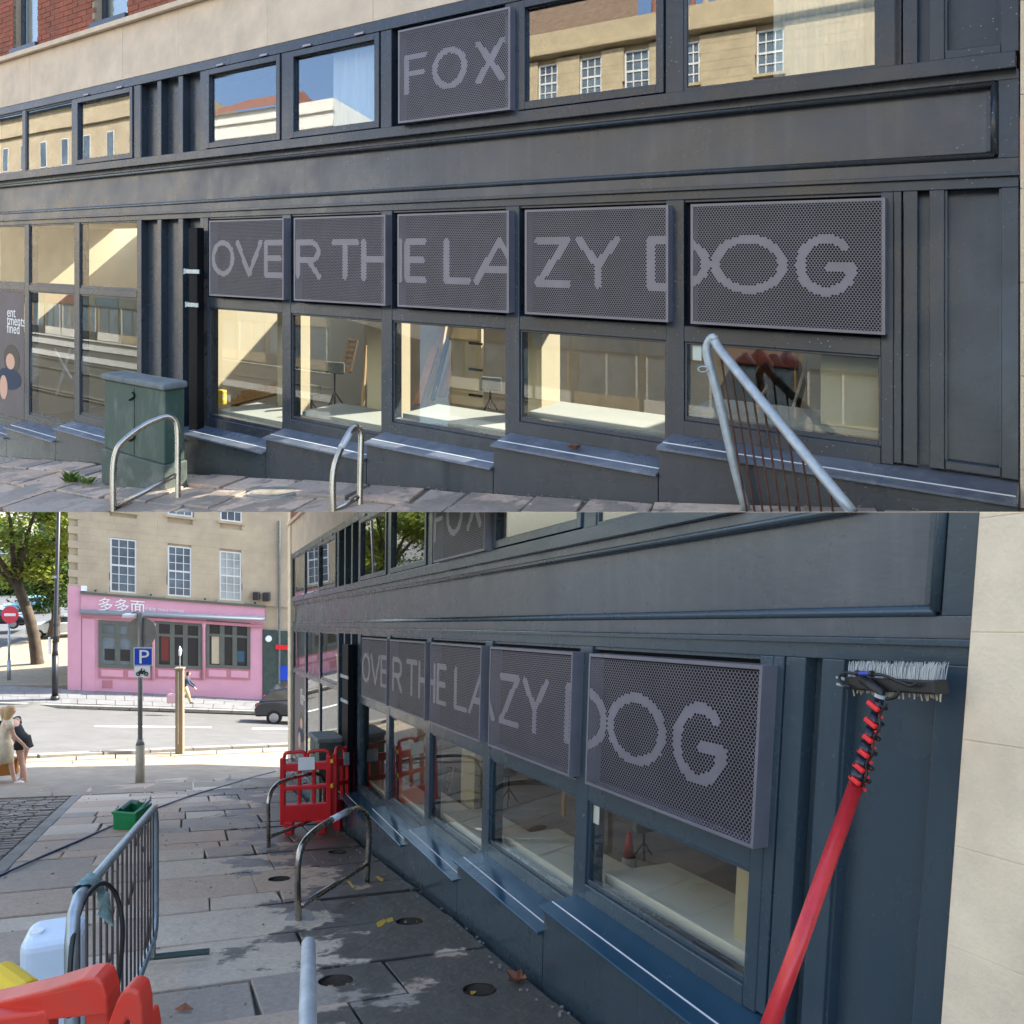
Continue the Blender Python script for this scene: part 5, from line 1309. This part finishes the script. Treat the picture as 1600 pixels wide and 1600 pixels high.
# sash windows
SW = [(172, 213, 842, 926), (262, 299, 854, 932), (343, 377, 862, 938)]
SW2 = [(262, 301, 700, 806), (344, 378, 720, 815), (172, 213, 690, 798)]
wr = []
for k, (x0, x1, y0, y1) in enumerate(SW+SW2):
    a, b = pu(x0, (y0+y1)/2)[0], pu(x1, (y0+y1)/2)[0]; v1 = (pu(x0, y0)[1]+pu(x1, y0)[1])/2; v0 = (pu(x0, y1)[1]+pu(x1, y1)[1])/2
    wr.append((a, b, v0, v1))
    w_ = MB().ring(FP, a, b, v0, v1, .07, -.10, -.02).build('sash_window', 'white_paint', sb)
    MB().fbox(FP, a+.07, b-.07, v0+.07, v1-.07, -.07, -.06).build('pane', 'sash_glass' if k != 2 else 'sash_pale', w_)
    mb = MB()
    for q in (1, 2): mb.fbox(FP, a+(b-a)*q/3-.018, a+(b-a)*q/3+.018, v0+.07, v1-.07, -.06, -.035)
    for q in range(1, 6):
        if q == 3: mb.fbox(FP, a+.07, b-.07, (v0+v1)/2-.04, (v0+v1)/2+.04, -.062, -.025)
        else: mb.fbox(FP, a+.07, b-.07, v0+(v1-v0)*q/6-.015, v0+(v1-v0)*q/6+.015, -.06, -.037)
    mb.build('glazing_bar', 'white_paint', w_)
    pb_('sill', 'bath_stone', a-.12, b+.12, v0-.12, v0, -.1, .10)
# ashlar blocks
rnd = random.Random(14); v = vF+.02; r = 0
while v < 9.3:
    hB = .34; u = -.02+(r % 2)*.4
    while u < uEnd:
        L = rnd.uniform(.7, 1.15); a, b = u, min(u+L-.003, uEnd+.5)
        segs = [(a, b)]
        for x0, x1, y0, y1 in wr:
            if v+hB > y0-.12 and v < y1+.02:
                ns = []
                for s, e in segs:
                    if e <= x0 or s >= x1: ns.append((s, e))
                    else:
                        if s < x0-.06: ns.append((s, x0))
                        if e > x1+.06: ns.append((x1, e))
                segs = ns
        q = FP.pt(a, v, 0)
        if 800-1200*q.z/q.y > 780:
            for s, e in segs: pb_('ashlar_block', 'bath_stone_grey', s, e, v, v+hB-.003, -.12, rnd.uniform(-.003, .003))
        u += L
    v += hB; r += 1
# pink ground floor
vt = pu(250, 962)[1]
pb_('pink_wall', 'pink', 0, u1, -3, vF-.05, -.12, .03)
pb_('corner_pier', 'pink', -.03, uQ, -1.0, vF+.25, -.3, .07); 
q0 = pu(150, 1000)[0]
pb_('pilaster', 'pink', uQ+.05, q0-.05, -1.5, vF-1.2, .03, .09)
pb_('cornice', 'frame_olive', uQ-.02, u1+.15, vF-.06, vF+.04, .0, .22)
pb_('fascia', 'pink', uQ, u1+.1, pu(250, 962)[1]+.02, vF-.06, .03, .12)
aw = MB().tube([FP.pt(uQ-.02, pu(127, 955)[1], .22), FP.pt(u1+.1, pu(405, 966)[1]+.02, .22)], .11, 10).build('awning_roll', 'awning_grey', sb, smooth=True)
pb_('awning_fringe', 'pink_dark', uQ, u1+.05, pu(250, 968)[1]-.05, pu(250, 966)[1]+.02, .06, .20)
# sign lettering
to3 = lambda x, y, d: FP.pt(x, y, .125+d)
ux, vy = pu(152, 951); text_mesh('多多面', .70, to3, ux, vy-.02, .02).build('sign_lettering', 'sign_white', sb)
ux, vy = pu(226, 952); text_mesh('中餐馆  TOKO CHINESE', .165, to3, ux, vy-.02, .01).build('sign_lettering', 'sign_white', sb)
# shop windows
bays = [(154, 237), (243, 315), (322, 391)]
for k, (x0, x1) in enumerate(bays):
    a, b = pu(x0, 1000)[0], pu(x1, 1000)[0]; yb = 1046; v0, v1 = (pu(x0, 1045)[1]+pu(x1, 1043)[1])/2, (pu(x0, 969)[1]+pu(x1, 973)[1])/2
    fr = MB().ring(FP, a, b, v0, v1, .16, .03, .10).build('shop_window', 'frame_olive', sb)
    hT = v1-(v1-v0)*.28
    mb = MB().fbox(FP, a+.16, b-.16, hT-.12, hT, .03, .095)
    n = 3; st = (b-a-.32)/n
    for q in range(1, n): mb.fbox(FP, a+.16+st*q-.11, a+.16+st*q+.11, v0+.16, v1-.16, .03, .09)
    mb.build('shop_window_bar', 'frame_olive', fr)
    MB().fbox(FP, a+.16, b-.16, v0+.16, v1-.16, .032, .04).build('pane', 'sash_glass' if k == 0 else 'shop_dark', fr)
    cs_ = [('shop_dark', 0), ('shop_dark', 1)] if k == 0 else [('shop_red', 0), ('shop_dark', 1), ('shop_dark', 2)] if k == 1 else [('shop_cream', 0), ('shop_blue', 2)]
    for m_, q in cs_:
        s = a+.16+st*q; MB().fbox(FP, s+.1, s+st-.13, v0+.35 if m_ != 'shop_cream' else v0+.2, v0+(.9 if m_ in ('shop_blue', 'shop_dark') else 1.7), .041, .046).build('interior_patch', m_, fr)
    # stall riser panels
    vb = (pu(x0, 1062)[1]+pu(x1, 1056)[1])/2
    pb_('stall_riser', 'pink_dark', a, b, vb-.06, v0, .03, .07)
    for q in range(2): pb_('riser_panel', 'pink', a+.12+(b-a)/2*q, a+(b-a)/2*(q+1)-.1, vb+.05, v0-.1, .07, .085)
    if k < 2:
        c = (b+pu(bays[k+1][0], 1000)[0])/2; MB().tube([FP.pt(c, v0-.5, .1), FP.pt(c, v1-.2, .1), FP.pt(c, v1, .1)], [.08, .07, .13], 10).build('column', 'pink', sb, smooth=True)
pb_('door_hatch', 'pink_dark', pu(160, 1070)[0], pu(176, 1070)[0], pu(168, 1075)[1], pu(168, 1063)[1], .03, .05)
pb_('junction_box', 'sign_white', pu(127, 919)[0], pu(136, 919)[0], pu(130, 923)[1], pu(130, 915)[1], -.02, .12)
for x in (150, 236, 320, 398):
    p = FP.pt(pu(x, 922)[0], vF+.15, .1); MB().tube([p, p+FP.N*.2], .05, 6).build('spot_lamp', 'lamp_black', sb)
p = FP.pt(pu(400, 930)[0], vF+.2, .15); MB().box(p+Vector((0, 0, .3)), (.3, .3, .4)).build('floodlight', 'lamp_black', sb, bevel=.04)
p = FP.pt(pu(416, 931)[0], vF+.2, .15); MB().box(p+Vector((0, 0, .3)), (.34, .3, .45)).build('floodlight', 'lamp_black', sb, bevel=.04)
MB().tube([FP.pt(pu(436, 800)[0], 9, .08), FP.pt(pu(436, 1000)[0], 0, .08)], .06, 8).build('drainpipe', 'cab_cap', sb)
# next shop, dark green-grey
ns = thing('green_shopfront', 'dark grey green shopfront with red sign right of the pink restaurant', 'building', FP.pt(u1+.6, 0, 0))
MB().fbox(FP, u1+.02, uEnd+6, -4, pu(430, 985)[1], -.1, .08).build('front', 'cab_dark', ns)
MB().fbox(FP, pu(430, 1010)[0], uEnd+2, pu(435, 1014)[1], pu(435, 1007)[1], .08, .16).build('red_sign', 'clamp_red', ns)
MB().fbox(FP, pu(436, 1050)[0], pu(470, 1050)[0], pu(440, 1062)[1], pu(440, 1040)[1], .08, .12).build('menu_board', 'sign_blue', ns)
MB().disc(FP.pt(pu(419, 997)[0], pu(419, 997)[1], .15), .16, FP.N, 14, .1).build('dish', 'sign_white', ns)
# end wall along the side street
# ---------------------------------------------------------------- street furniture across and near
def pole(t, p, h, r, m, nm='post', seg=12): return MB().tube([p, p+Vector((0, 0, h))], r, seg).build(nm, m, t, 0, smooth=True)
p = gp(219, 1223); Yp = p.y
t = thing('parking_sign', 'blue P motorcycle parking sign on grey post with lamp arm', 'sign', p)
hP = at(219, 958, Yp).z-p.z
pole(t, p, hP, .045, 'sign_grey'); MB().tube([p, p+Vector((0, 0, .78))], [.09, .085], 12).build('post_base', 'concrete_post', t, smooth=True); MB().tube([p+Vector((0, 0, .78)), p+Vector((0, 0, .9))], [.085, .05], 12).build('post_collar', 'sign_grey', t, smooth=True)
def plate(x0, x1, y0, y1, n, nm, m, par, Yq=Yp): 
    a, b = at(x0, y1, Yq-n), at(x1, y0, Yq-n); return MB().hexa([Vector(q) for q in ((a.x, a.y, a.z), (b.x, a.y, a.z), (b.x, a.y+.012, a.z), (a.x, a.y+.012, a.z), (a.x, a.y, b.z), (b.x, a.y, b.z), (b.x, a.y+.012, b.z), (a.x, a.y+.012, b.z))]).build(nm, m, par)
bp = plate(209, 238, 1012, 1040, .075, 'parking_plate', 'sign_white', t)
plate(210, 237, 1013, 1039, .080, 'blue_field', 'sign_blue', bp)
a = at(215.5, 1036.5, Yp-.085); text_mesh('P', .40, lambda x, y, d: a+Vector((x*1.15, -d, y*1.0)), 0, 0).build('letter_p', 'sign_white', bp)
mp_ = plate(209.5, 234, 1041, 1058, .075, 'motorcycle_plate', 'sign_white', t)
mb = MB(); c0 = at(222, 1053, Yp-.082); s = Yp/1200
ringp = lambda cx, cz, r: [c0+Vector((cx+r*math.cos(k*.524), 0, cz+r*math.sin(k*.524))) for k in range(12)]
for cx in (-6.2, 6.2): mb.tube(ringp(cx*s, 0, 2.7*s), .8*s, 6, closed=True)
for A_, B_, r in (((-6, 0), (-1, 3), 1.1), ((-1, 3), (4, 4.4), 1.5), ((4, 4.4), (6.2, 0), .6), ((-5, 4), (0, 4.4), 1.0), ((-1, 1), (2, 1), 1.4), ((4, 4.4), (3, 7), .5), ((-2, 5), (0, 8.6), .9)):
    mb.tube([c0+Vector((A_[0]*s, -.001, A_[1]*s)), c0+Vector((B_[0]*s, -.001, B_[1]*s))], r*s, 6)
mb.build('motorcycle_symbol', 'sign_black', mp_)
MB().disc(at(221, 987.5, Yp+.03), 23.5*s, (0, 1, .0), 30, .012).build('round_plate', 'sign_grey', t)
for dy in (974, 1000): plate(212, 239, dy-1.5, dy+1.5, -.028, 'channel', 'sign_grey', t)
p1 = at(219, 959, Yp); MB().tube([p1, at(212, 957, Yp), at(206, 959, Yp-.05)], .03, 8).build('lamp_arm', 'sign_grey', t); MB().box(at(203, 962, Yp-.06), (.26, .16, .08)).build('lamp_head', 'litter_white', t, bevel=.02)
p = gp(281, 1178); hP = at(281, 1045, p.y).z-p.z
t = thing('timber_post', 'square weathered timber post with small finial near the road', 'post', p)
MB().box(p+Vector((0, 0, hP/2)), (.20, .18, hP), .12).build('shaft', 'wood_post', t, bevel=.015); MB().box(p+Vector((0, -.09, hP*.55)), (.03, .03, hP*.85), .12).build('cable_trunk', 'concrete_post', t)
MB().box(p+Vector((0, 0, hP+.01)), (.24, .22, .05), .12).build('cap', 'wood_post', t); MB().tube([p+Vector((0, 0, hP)), p+Vector((0, 0, hP+.36))], .016, 6).build('finial_rod', 'galv', t); MB().tube([p+Vector((.0, 0, hP+.36)), p+Vector((.01, 0, hP+.50)), p+Vector((0, 0, hP+.62))], [.03, .05, .01], 8).build('finial', 'litter_white', t)
p = at(86, 1096, 34.6); t = thing('lamp_post', 'tall black street lamp post at the corner by the pink restaurant', 'lamp post', p)
hL = 12.0; k = p.y/1200
MB().tube([p, p+Vector((0, 0, 9*k))], [.19, .17], 14).build('foot', 'lamp_black', t, smooth=True); MB().tube([p+Vector((0, 0, 9*k)), p+Vector((0, 0, 72*k))], .13, 14).build('base_column', 'lamp_black', t, smooth=True)
MB().tube([p+Vector((0, 0, 72*k)), p+Vector((0, 0, 80*k)), p+Vector((.25, 0, hL))], [.13, .10, .07], 14).build('shaft', 'lamp_black', t, smooth=True)
for z in (92, 118, 193): MB().tube([p+Vector((.02, 0, z*k)), p+Vector((.02, 0, (z+3.5)*k))], .125, 14).build('ring', 'lamp_black' if z < 190 else 'galv', t)
MB().box(p+Vector((-.19, -.1, 88*k)), (.06, .1, 26*k)).build('notice_board', 'sign_white', t); MB().box(p+Vector((.14, -.1, 98*k)), (.14, .14, 10*k)).build('control_box', 'sign_black', t)
p = gp(14, 1066); t = thing('no_entry_sign', 'red no entry sign on pale post by the side street', 'sign', p); k = p.y/1200
pole(t, p, 104*k, .05, 'galv'); pole(t, p, 34*k, .085, 'galv', 'post_base')
MB().disc(p+Vector((.12, -.09, 106*k)), 13.5*k, (0, -1, 0), 26, .02).build('disc', 'sign_noentry', t); MB().box(p+Vector((.12, -.115, 106*k)), (18*k, .012, 4.2*k)).build('bar', 'sign_white', t)

# ---------------------------------------------------------------- cars
def car(p, hd, m, lab, L=4.2, Wd=1.75, Hh=1.45, hatch=True):
    t = thing('parked_car', lab, 'car', p); R = Matrix.Rotation(hd, 3, 'Z'); q = lambda x, y, z: p+R@Vector((x*L, y*Wd, z*Hh))
    prof = [(-.49, .24), (-.50, .45), (-.47, .62), (-.40, .66), (-.06, .70), (.20, .67), (.40, .60), (.49, .46), (.50, .24)]
    roof = [(-.46, .64), (-.36, .93), (-.22, 1.0), (.0, .985), (.12, .90), (.27, .66)] if hatch else [(-.34, .66), (-.22, .95), (-.1, 1.0), (.06, .98), (.14, .9), (.28, .66)]
    def skin(pl, wfun, nm, mm, par, bev):
        mb = MB(); n = len(pl)
        for s in (-1, 1):
            mb.v += [tuple(q(x, s*wfun(z), z)) for x, z in pl]
        mb.f = [tuple(range(n))[::-1], tuple(range(n, 2*n))]+[(i, (i+1) % n, n+(i+1) % n, n+i) for i in range(n)]
        return mb.build(nm, mm, par, 0, bevel=bev, seg=3)
    body = skin(prof, lambda z: .5-.03*abs(z-.45), 'body', m, t, .07)
    skin(roof, lambda z: .46-.12*(z-.64)/.36, 'cabin', m, t, .05)
    gl = [(x*.93+.0, .68+(z-.66)*.80) for x, z in roof]; 
    for s in (-1, 1):
        mb = MB(); pl = [(-.36, .69), (-.31, .90), (-.20, .945), (.0, .93), (.10, .86), (.22, .69)]
        mb.add([q(x, s*(.465-.12*(z-.64)/.36+.008), z) for x, z in pl], [tuple(range(6))]); mb.build('side_window', 'car_glass', t)
    for x0, z0, x1, z1, nm in ((.275, .68, .135, .905, 'windscreen'), (-.465, .68, -.375, .915, 'rear_window')):
        d = .006 if x0 > 0 else -.006
        MB().add([q(x0+d, -.42, z0), q(x0+d, .42, z0), q(x1+d, .36, z1), q(x1+d, -.36, z1)], [(0, 1, 2, 3)]).build(nm, 'car_glass', t)
    for x in (-.31, .31):
        for s in (-1, 1):
            c = q(x, s*.46, 0)+Vector((0, 0, .31)); ayx = R@Vector((0, s, 0))
            w = MB().tube([c-ayx*.12, c+ayx*.07], .31, 18).build('wheel', 'tyre', t); MB().tube([c+ayx*.05, c+ayx*.078], [.21, .19], 14).build('rim', 'rim', w)
            for a in range(5):
                e = R@Vector((math.cos(a*1.2566), 0, math.sin(a*1.2566))); MB().obox(c+ayx*.08, c+ayx*.08+e*.2, .05, .02, ayx).build('spoke', 'tyre', w) if False else None
    for s in (-1, 1):
        MB().box(q(.475, s*.36, .52), (.12, .32, .13), hd).build('headlight', 'light_white', t, bevel=.03); MB().box(q(-.485, s*.38, .54), (.10, .26, .16), hd).build('tail_light', 'light_red', t, bevel=.03)
        MB().box(q(.16, s*.55, .70), (.10, .14, .10), hd).build('wing_mirror', m, t, bevel=.03)
    MB().box(q(.505, 0, .34), (.02, .5, .11), hd).build('number_plate', 'sign_white', t); MB().box(q(-.505, 0, .44), (.02, .5, .11), hd).build('number_plate', 'yellow_mark', t)
p = Vector((0, 51, 0)); p = at(98, 994, 51); car(p, math.radians(200), 'car_white', 'white hatchback parked on the side street behind the lamp post', 4.0)
p = at(46, 959, 63); car(p, math.radians(205), 'car_blue', 'pale blue hatchback parked uphill on the side street', 3.9)
p = at(-4, 981, 53); car(p, math.radians(15), 'car_black', 'dark car at the left edge on the side street', 4.0)
p = gp(470, 1128.5); car(p+Vector((.3, .4, .03)), math.radians(4), 'car_black', 'black hatchback driving behind the far corner of the shopfront', 4.3, 1.8, 1.5)

# ---------------------------------------------------------------- trees and far buildings
def tree(base, top, crown_c, rad, nl, ml, lab, seed, leaf=.16, zmax=5.0, limbs=9):
    rr = random.Random(seed); base, top, cc = Vector(base), Vector(top), Vector(crown_c)
    t = thing('street_tree', lab, 'tree', base)
    mid = base.lerp(top, .5)+Vector((.25, 0, .0))
    MB().tube(arcpts([base-Vector((0, 0, .2)), base+Vector((0, 0, .3)), mid, top], 4), [.42, .38, .36, .34, .31, .30, .29, .28, .27, .26, .25, .23, .22][:13], 10).build('trunk', 'bark', t, smooth=True)
    mb = MB(); tips = []
    for k in range(limbs):
        a = rr.uniform(0, 6.28); e = cc+Vector((rad[0]*.75*math.cos(a), rad[1]*.75*math.sin(a), rad[2]*rr.uniform(-.5, .6))); m_ = top.lerp(e, .5)+Vector((rr.uniform(-.4, .4), rr.uniform(-.4, .4), .5))
        mb.tube([top-Vector((0, 0, .3)), m_, e], [.15, .09, .03], 7); tips += [m_, e]
    mb.build('limbs', 'bark', t, smooth=True)
    cl = []
    for _ in range(70):
        while True:
            d = Vector((rr.uniform(-1, 1), rr.uniform(-1, 1), rr.uniform(-1, 1)))
            if .35 < d.length < 1: break
        cl.append((cc+Vector((d.x*rad[0], d.y*rad[1], d.z*rad[2])), rr.uniform(.5, 1.0)))
    mb = MB()
    for _ in range(nl):
        c, s = rr.choice(cl); o = Vector((rr.gauss(0, .5), rr.gauss(0, .5), rr.gauss(0, .38)))*s*1.15; p = c+o
        if p.z > zmax: continue
        a = rr.uniform(0, 6.28); b = rr.uniform(-.9, .9); l = leaf*rr.uniform(.6, 1.3)
        x = Vector((math.cos(a)*math.cos(b), math.sin(a)*math.cos(b), math.sin(b)))*l; y = Vector((-math.sin(a), math.cos(a), rr.uniform(-.6, .6))).normalized()*l*.55
        mb.add([p-x, p+y, p+x, p-y], [(0, 1, 2, 3)])
    mb.build('crown', ml, t)
p = at(58, 1040, 41.7)
tree(p, at(24, 905, 41.5), at(8, 805, 42), (4.6, 4.0, 3.9), 15000, 'leaf', 'leaning street tree with yellow green crown beside the side street', 4, .17, 1.2)
tree(at(84, 990, 50), at(80, 930, 50), at(86, 868, 50), (2.7, 2.6, 3.6), 9000, 'leaf_dark', 'dark green bushy tree behind the black lamp post', 5, .16, 1.2)
def farhouse(x0, x1, yt, yb, Y, m, lab, cols, rows_, nm='far_house'):
    a, b = at(x0, yb, Y), at(x1, yt, Y); t = thing(nm, lab, 'building', (a+Vector((b.x, a.y, a.z)))/2)
    F = Frame(a, (1, 0, 0), (0, 0, 1), (0, -1, 0)); w, h = b.x-a.x, b.z-a.z
    MB().fbox(F, 0, w, -1, h, -5, 0).build('wall', m, t); MB().fbox(F, -.3, w+.3, h, h+.4, -5, .3).build('eaves', 'cab_cap', t)
    for i in range(cols):
        for j in range(rows_):
            cx, cz = w*(i+.5)/cols, h*(j+.5)/rows_; f = MB().fbox(F, cx-.5, cx+.5, cz-.8, cz+.8, 0, .06).build('window', 'white_paint', t); MB().fbox(F, cx-.42, cx+.42, cz-.72, cz+.72, .06, .075).build('pane', 'sash_glass', f)
farhouse(-60, 62, 870, 945, 95, 'bath_stone_grey', 'stone house far up the side street behind the cars', 8, 2)
farhouse(60, 125, 760, 946, 100, 'render_white', 'pale far building above the trees behind the lamp post', 4, 4)
mb = MB(); rr = random.Random(3)
for _ in range(5000):
    p = at(rr.uniform(-40, 110), 0, 78); p = Vector((p.x, 78+rr.gauss(0, .7), -8.3+abs(rr.gauss(0, 1.0))*1.2)); a = rr.uniform(0, 6.28); l = rr.uniform(.12, .28)
    x = Vector((math.cos(a), math.sin(a), rr.uniform(-1, 1)))*l; y = Vector((-math.sin(a), math.cos(a), rr.uniform(-1, 1)))*l*.5; mb.add([p-x, p+y, p+x, p-y], [(0, 1, 2, 3)])
tag(mb.build('hedge', 'leaf_dark'), 'low dark hedge across the end of the side street', 'hedge')
# ---------------------------------------------------------------- people
def body(t, J, E, root, m='skin', nm='body'):
    """one continuous skinned figure: J joint -> (point, rx, ry), E edges"""
    me = bpy.data.meshes.new(nm); ks = list(J); b0 = BASE[t]
    me.from_pydata([tuple(Vector(J[k][0])-b0) for k in ks], [(ks.index(a), ks.index(b)) for a, b in E], [])
    bm = bmesh.new(); bm.from_mesh(me); ly = bm.verts.layers.skin.verify()
    for i, v in enumerate(bm.verts):
        v[ly].radius = (J[ks[i]][1], J[ks[i]][2]); v[ly].use_root = (ks[i] == root)
    bm.to_mesh(me); bm.free(); me.materials.append(MATS[m])
    o = bpy.data.objects.new(nm, me); COL.objects.link(o); o.parent = t; BASE[o] = b0
    sk = o.modifiers.new('skin', 'SKIN'); sk.use_smooth_shade = True; sb_ = o.modifiers.new('subdivision', 'SUBSURF'); sb_.levels = 1; sb_.render_levels = 2
    return o
def person(p, h, rz, lab, lean, top, skirt, hair, shoe, legs='skin', hairlen=.2, arm_fwd=.3, stride=.12, hem=.45, sleeve=False):
    t = thing('person', lab, 'person', p); R = Matrix.Rotation(rz, 3, 'Z'); q = lambda x, y, z: Vector(p)+R@(Vector((x, y, z))*h)
    # local: +y faces forward, x to the side
    ch = lambda z: lean*max(0, z-.52)*1.5
    J = {'pel': (q(0, 0, .53), .075*h, .06*h), 'wai': (q(0, ch(.62), .62), .062*h, .048*h), 'che': (q(0, ch(.74), .74-.05*lean), .078*h, .055*h), 'nk': (q(0, ch(.83), .83-.08*lean), .032*h, .03*h), 'nk2': (q(0, ch(.87)+.01, .868-.1*lean), .03*h, .03*h), 'hd': (q(0, ch(.9)+.025, .915-.12*lean), .050*h, .056*h), 'hd2': (q(0, ch(.95)+.02, .965-.14*lean), .042*h, .048*h)}
    E = [('pel', 'wai'), ('wai', 'che'), ('che', 'nk'), ('nk', 'nk2'), ('nk2', 'hd'), ('hd', 'hd2')]
    for s, n in ((-1, 'l'), (1, 'r')):
        st = stride*s
        J.update({'hip'+n: (q(.052*s, 0, .49), .052*h, .052*h), 'kn'+n: (q(.05*s, st*.5+.01, .28), .034*h, .034*h), 'cf'+n: (q(.05*s, st*.75-.01, .18), .032*h, .032*h), 'an'+n: (q(.05*s, st-.01, .045), .019*h, .02*h), 'to'+n: (q(.055*s, st+.075, .016), .02*h, .014*h)})
        E += [('pel', 'hip'+n), ('hip'+n, 'kn'+n), ('kn'+n, 'cf'+n), ('cf'+n, 'an'+n), ('an'+n, 'to'+n)]
        sy = ch(.79); af = arm_fwd*(1 if s > 0 else .6)
        J.update({'sh'+n: (q(.105*s, sy, .79-.06*lean), .034*h, .034*h), 'el'+n: (q(.135*s, sy+af*.25, .63-.04*lean), .024*h, .024*h), 'wr'+n: (q(.12*s, sy+af*.75, .50), .016*h, .018*h), 'pa'+n: (q(.118*s, sy+af*.85, .455), .021*h, .012*h)})
        E += [('che', 'sh'+n), ('sh'+n, 'el'+n), ('el'+n, 'wr'+n), ('wr'+n, 'pa'+n)]
        for f in range(4):
            J['f%d%s' % (f, n)] = (q(.118*s, sy+af*.85+.016*(f-1.5), .41-.004*abs(f-1.5)), .0055*h, .0055*h); E.append(('pa'+n, 'f%d%s' % (f, n)))
        J['th'+n] = (q(.118*s, sy+af*.85+.04, .445), .006*h, .006*h); E.append(('pa'+n, 'th'+n))
    body(t, J, E, 'pel')
    cloth = lambda secs, nm, m: MB().loft([(q(0, y, z), rx*h, ry*h) for z, y, rx, ry in secs], 16, rz=rz).build(nm, m, t, 0, smooth=True)
    cloth([(.50, 0, .098, .082), (.56, .0, .092, .078), (.62, ch(.62), .080, .066), (.74-.05*lean, ch(.74), .098, .074), (.80-.07*lean, ch(.8), .085, .06), (.835-.08*lean, ch(.83), .045, .04)], 'top', top)
    if skirt: cloth([(hem, .0, .122, .11), (.47, 0, .112, .10), (.53, 0, .10, .085), (.585, .0, .09, .074)], 'skirt', skirt)
    if legs != 'skin':
        for s in (-1, 1):
            st = stride*s; MB().tube([q(.05*s, 0, .52), q(.05*s, st*.5+.01, .28), q(.05*s, st-.01, .06)], [.068*h, .045*h, .035*h], 12).build('trouser_leg', legs, t, smooth=True)
    for s in (-1, 1):
        st = stride*s; MB().loft([(q(.055*s, st+.03, .0), .026*h, .06*h), (q(.055*s, st+.03, .022), .026*h, .058*h), (q(.055*s, st+.015, .045), .022*h, .035*h)], 12, rz=rz).build('shoe', shoe, t, smooth=True)
        sy = ch(.79)
        MB().tube([q(.09*s, sy, .805-.06*lean), q(.122*s, sy+arm_fwd*.08, .72-.05*lean)] if not sleeve else [q(.09*s, sy, .805-.06*lean), q(.135*s, sy+arm_fwd*.25, .63-.04*lean), q(.12*s, sy+arm_fwd*.7, .51)], .042*h if not sleeve else [.042*h, .034*h, .026*h], 10).build('sleeve', top, t, smooth=True)
    hc = (.915-.12*lean); hy = ch(.9)+.005
    MB().loft([(q(0, hy-.02-.02*lean, hc-hairlen), .045*h, .02*h), (q(0, hy-.03, hc-hairlen*.5), .056*h, .034*h), (q(0, hy-.012, hc), .060*h, .050*h), (q(0, hy, hc+.045), .057*h, .058*h), (q(0, hy+.005, hc+.078), .035*h, .04*h)], 14, rz=rz).build('hair', hair, t, smooth=True)
    return t, q
p = gp(36, 1224); t, q = person(p, 1.62, math.radians(70), 'woman in short black dress bending forward with a tan bag', .55, 'cloth_black', 'cloth_black', 'hair_blonde', 'shoe_white', hairlen=.17, arm_fwd=.25, stride=.10)
bpn = p+Vector((-.22, -.12, .38))
tb_ = thing('shopping_bag', 'tan orange bag carried by the woman in black', 'bag', bpn-Vector((0, 0, .22)))
MB().box(bpn, (.34, .16, .32), .3).build('bag_body', 'bag_orange', tb_, bevel=.02); MB().tube(arcpts([bpn+Vector((-.1, 0, .15)), bpn+Vector((-.07, 0, .30)), bpn+Vector((.07, 0, .30)), bpn+Vector((.1, 0, .15))], 4), .012, 6).build('bag_handle', 'bag_orange', tb_)
p = gp(6, 1228); person(p, 1.60, math.radians(-50), 'young woman with long fair hair in cream dress at the left edge', .1, 'cloth_cream', 'cloth_cream', 'hair_blonde', 'shoe_white', hairlen=.30, arm_fwd=.2, hem=.30)
p = at(290, 1099, 33.6); person(p, 1.42, math.radians(-75), 'pedestrian in pale trousers walking behind the timber post', .12, 'cloth_navy', None, 'hair_dark', 'cloth_black', legs='cloth_yellow', hairlen=.05, stride=.15, sleeve=True)
pb2 = at(269, 1093, 33.5); tg = thing('holdall', 'pale pink holdall beside the pedestrian across the road', 'bag', pb2-Vector((0, 0, .15)))
MB().box(pb2+Vector((0, 0, .05)), (.42, .25, .40), .2).build('bag_body', 'cloth_pink', tg, bevel=.06, seg=3); MB().tube(arcpts([pb2+Vector((-.12, 0, .22)), pb2+Vector((0, 0, .42)), pb2+Vector((.12, 0, .22))], 4), .018, 6).build('bag_handle', 'cloth_pink', tg)
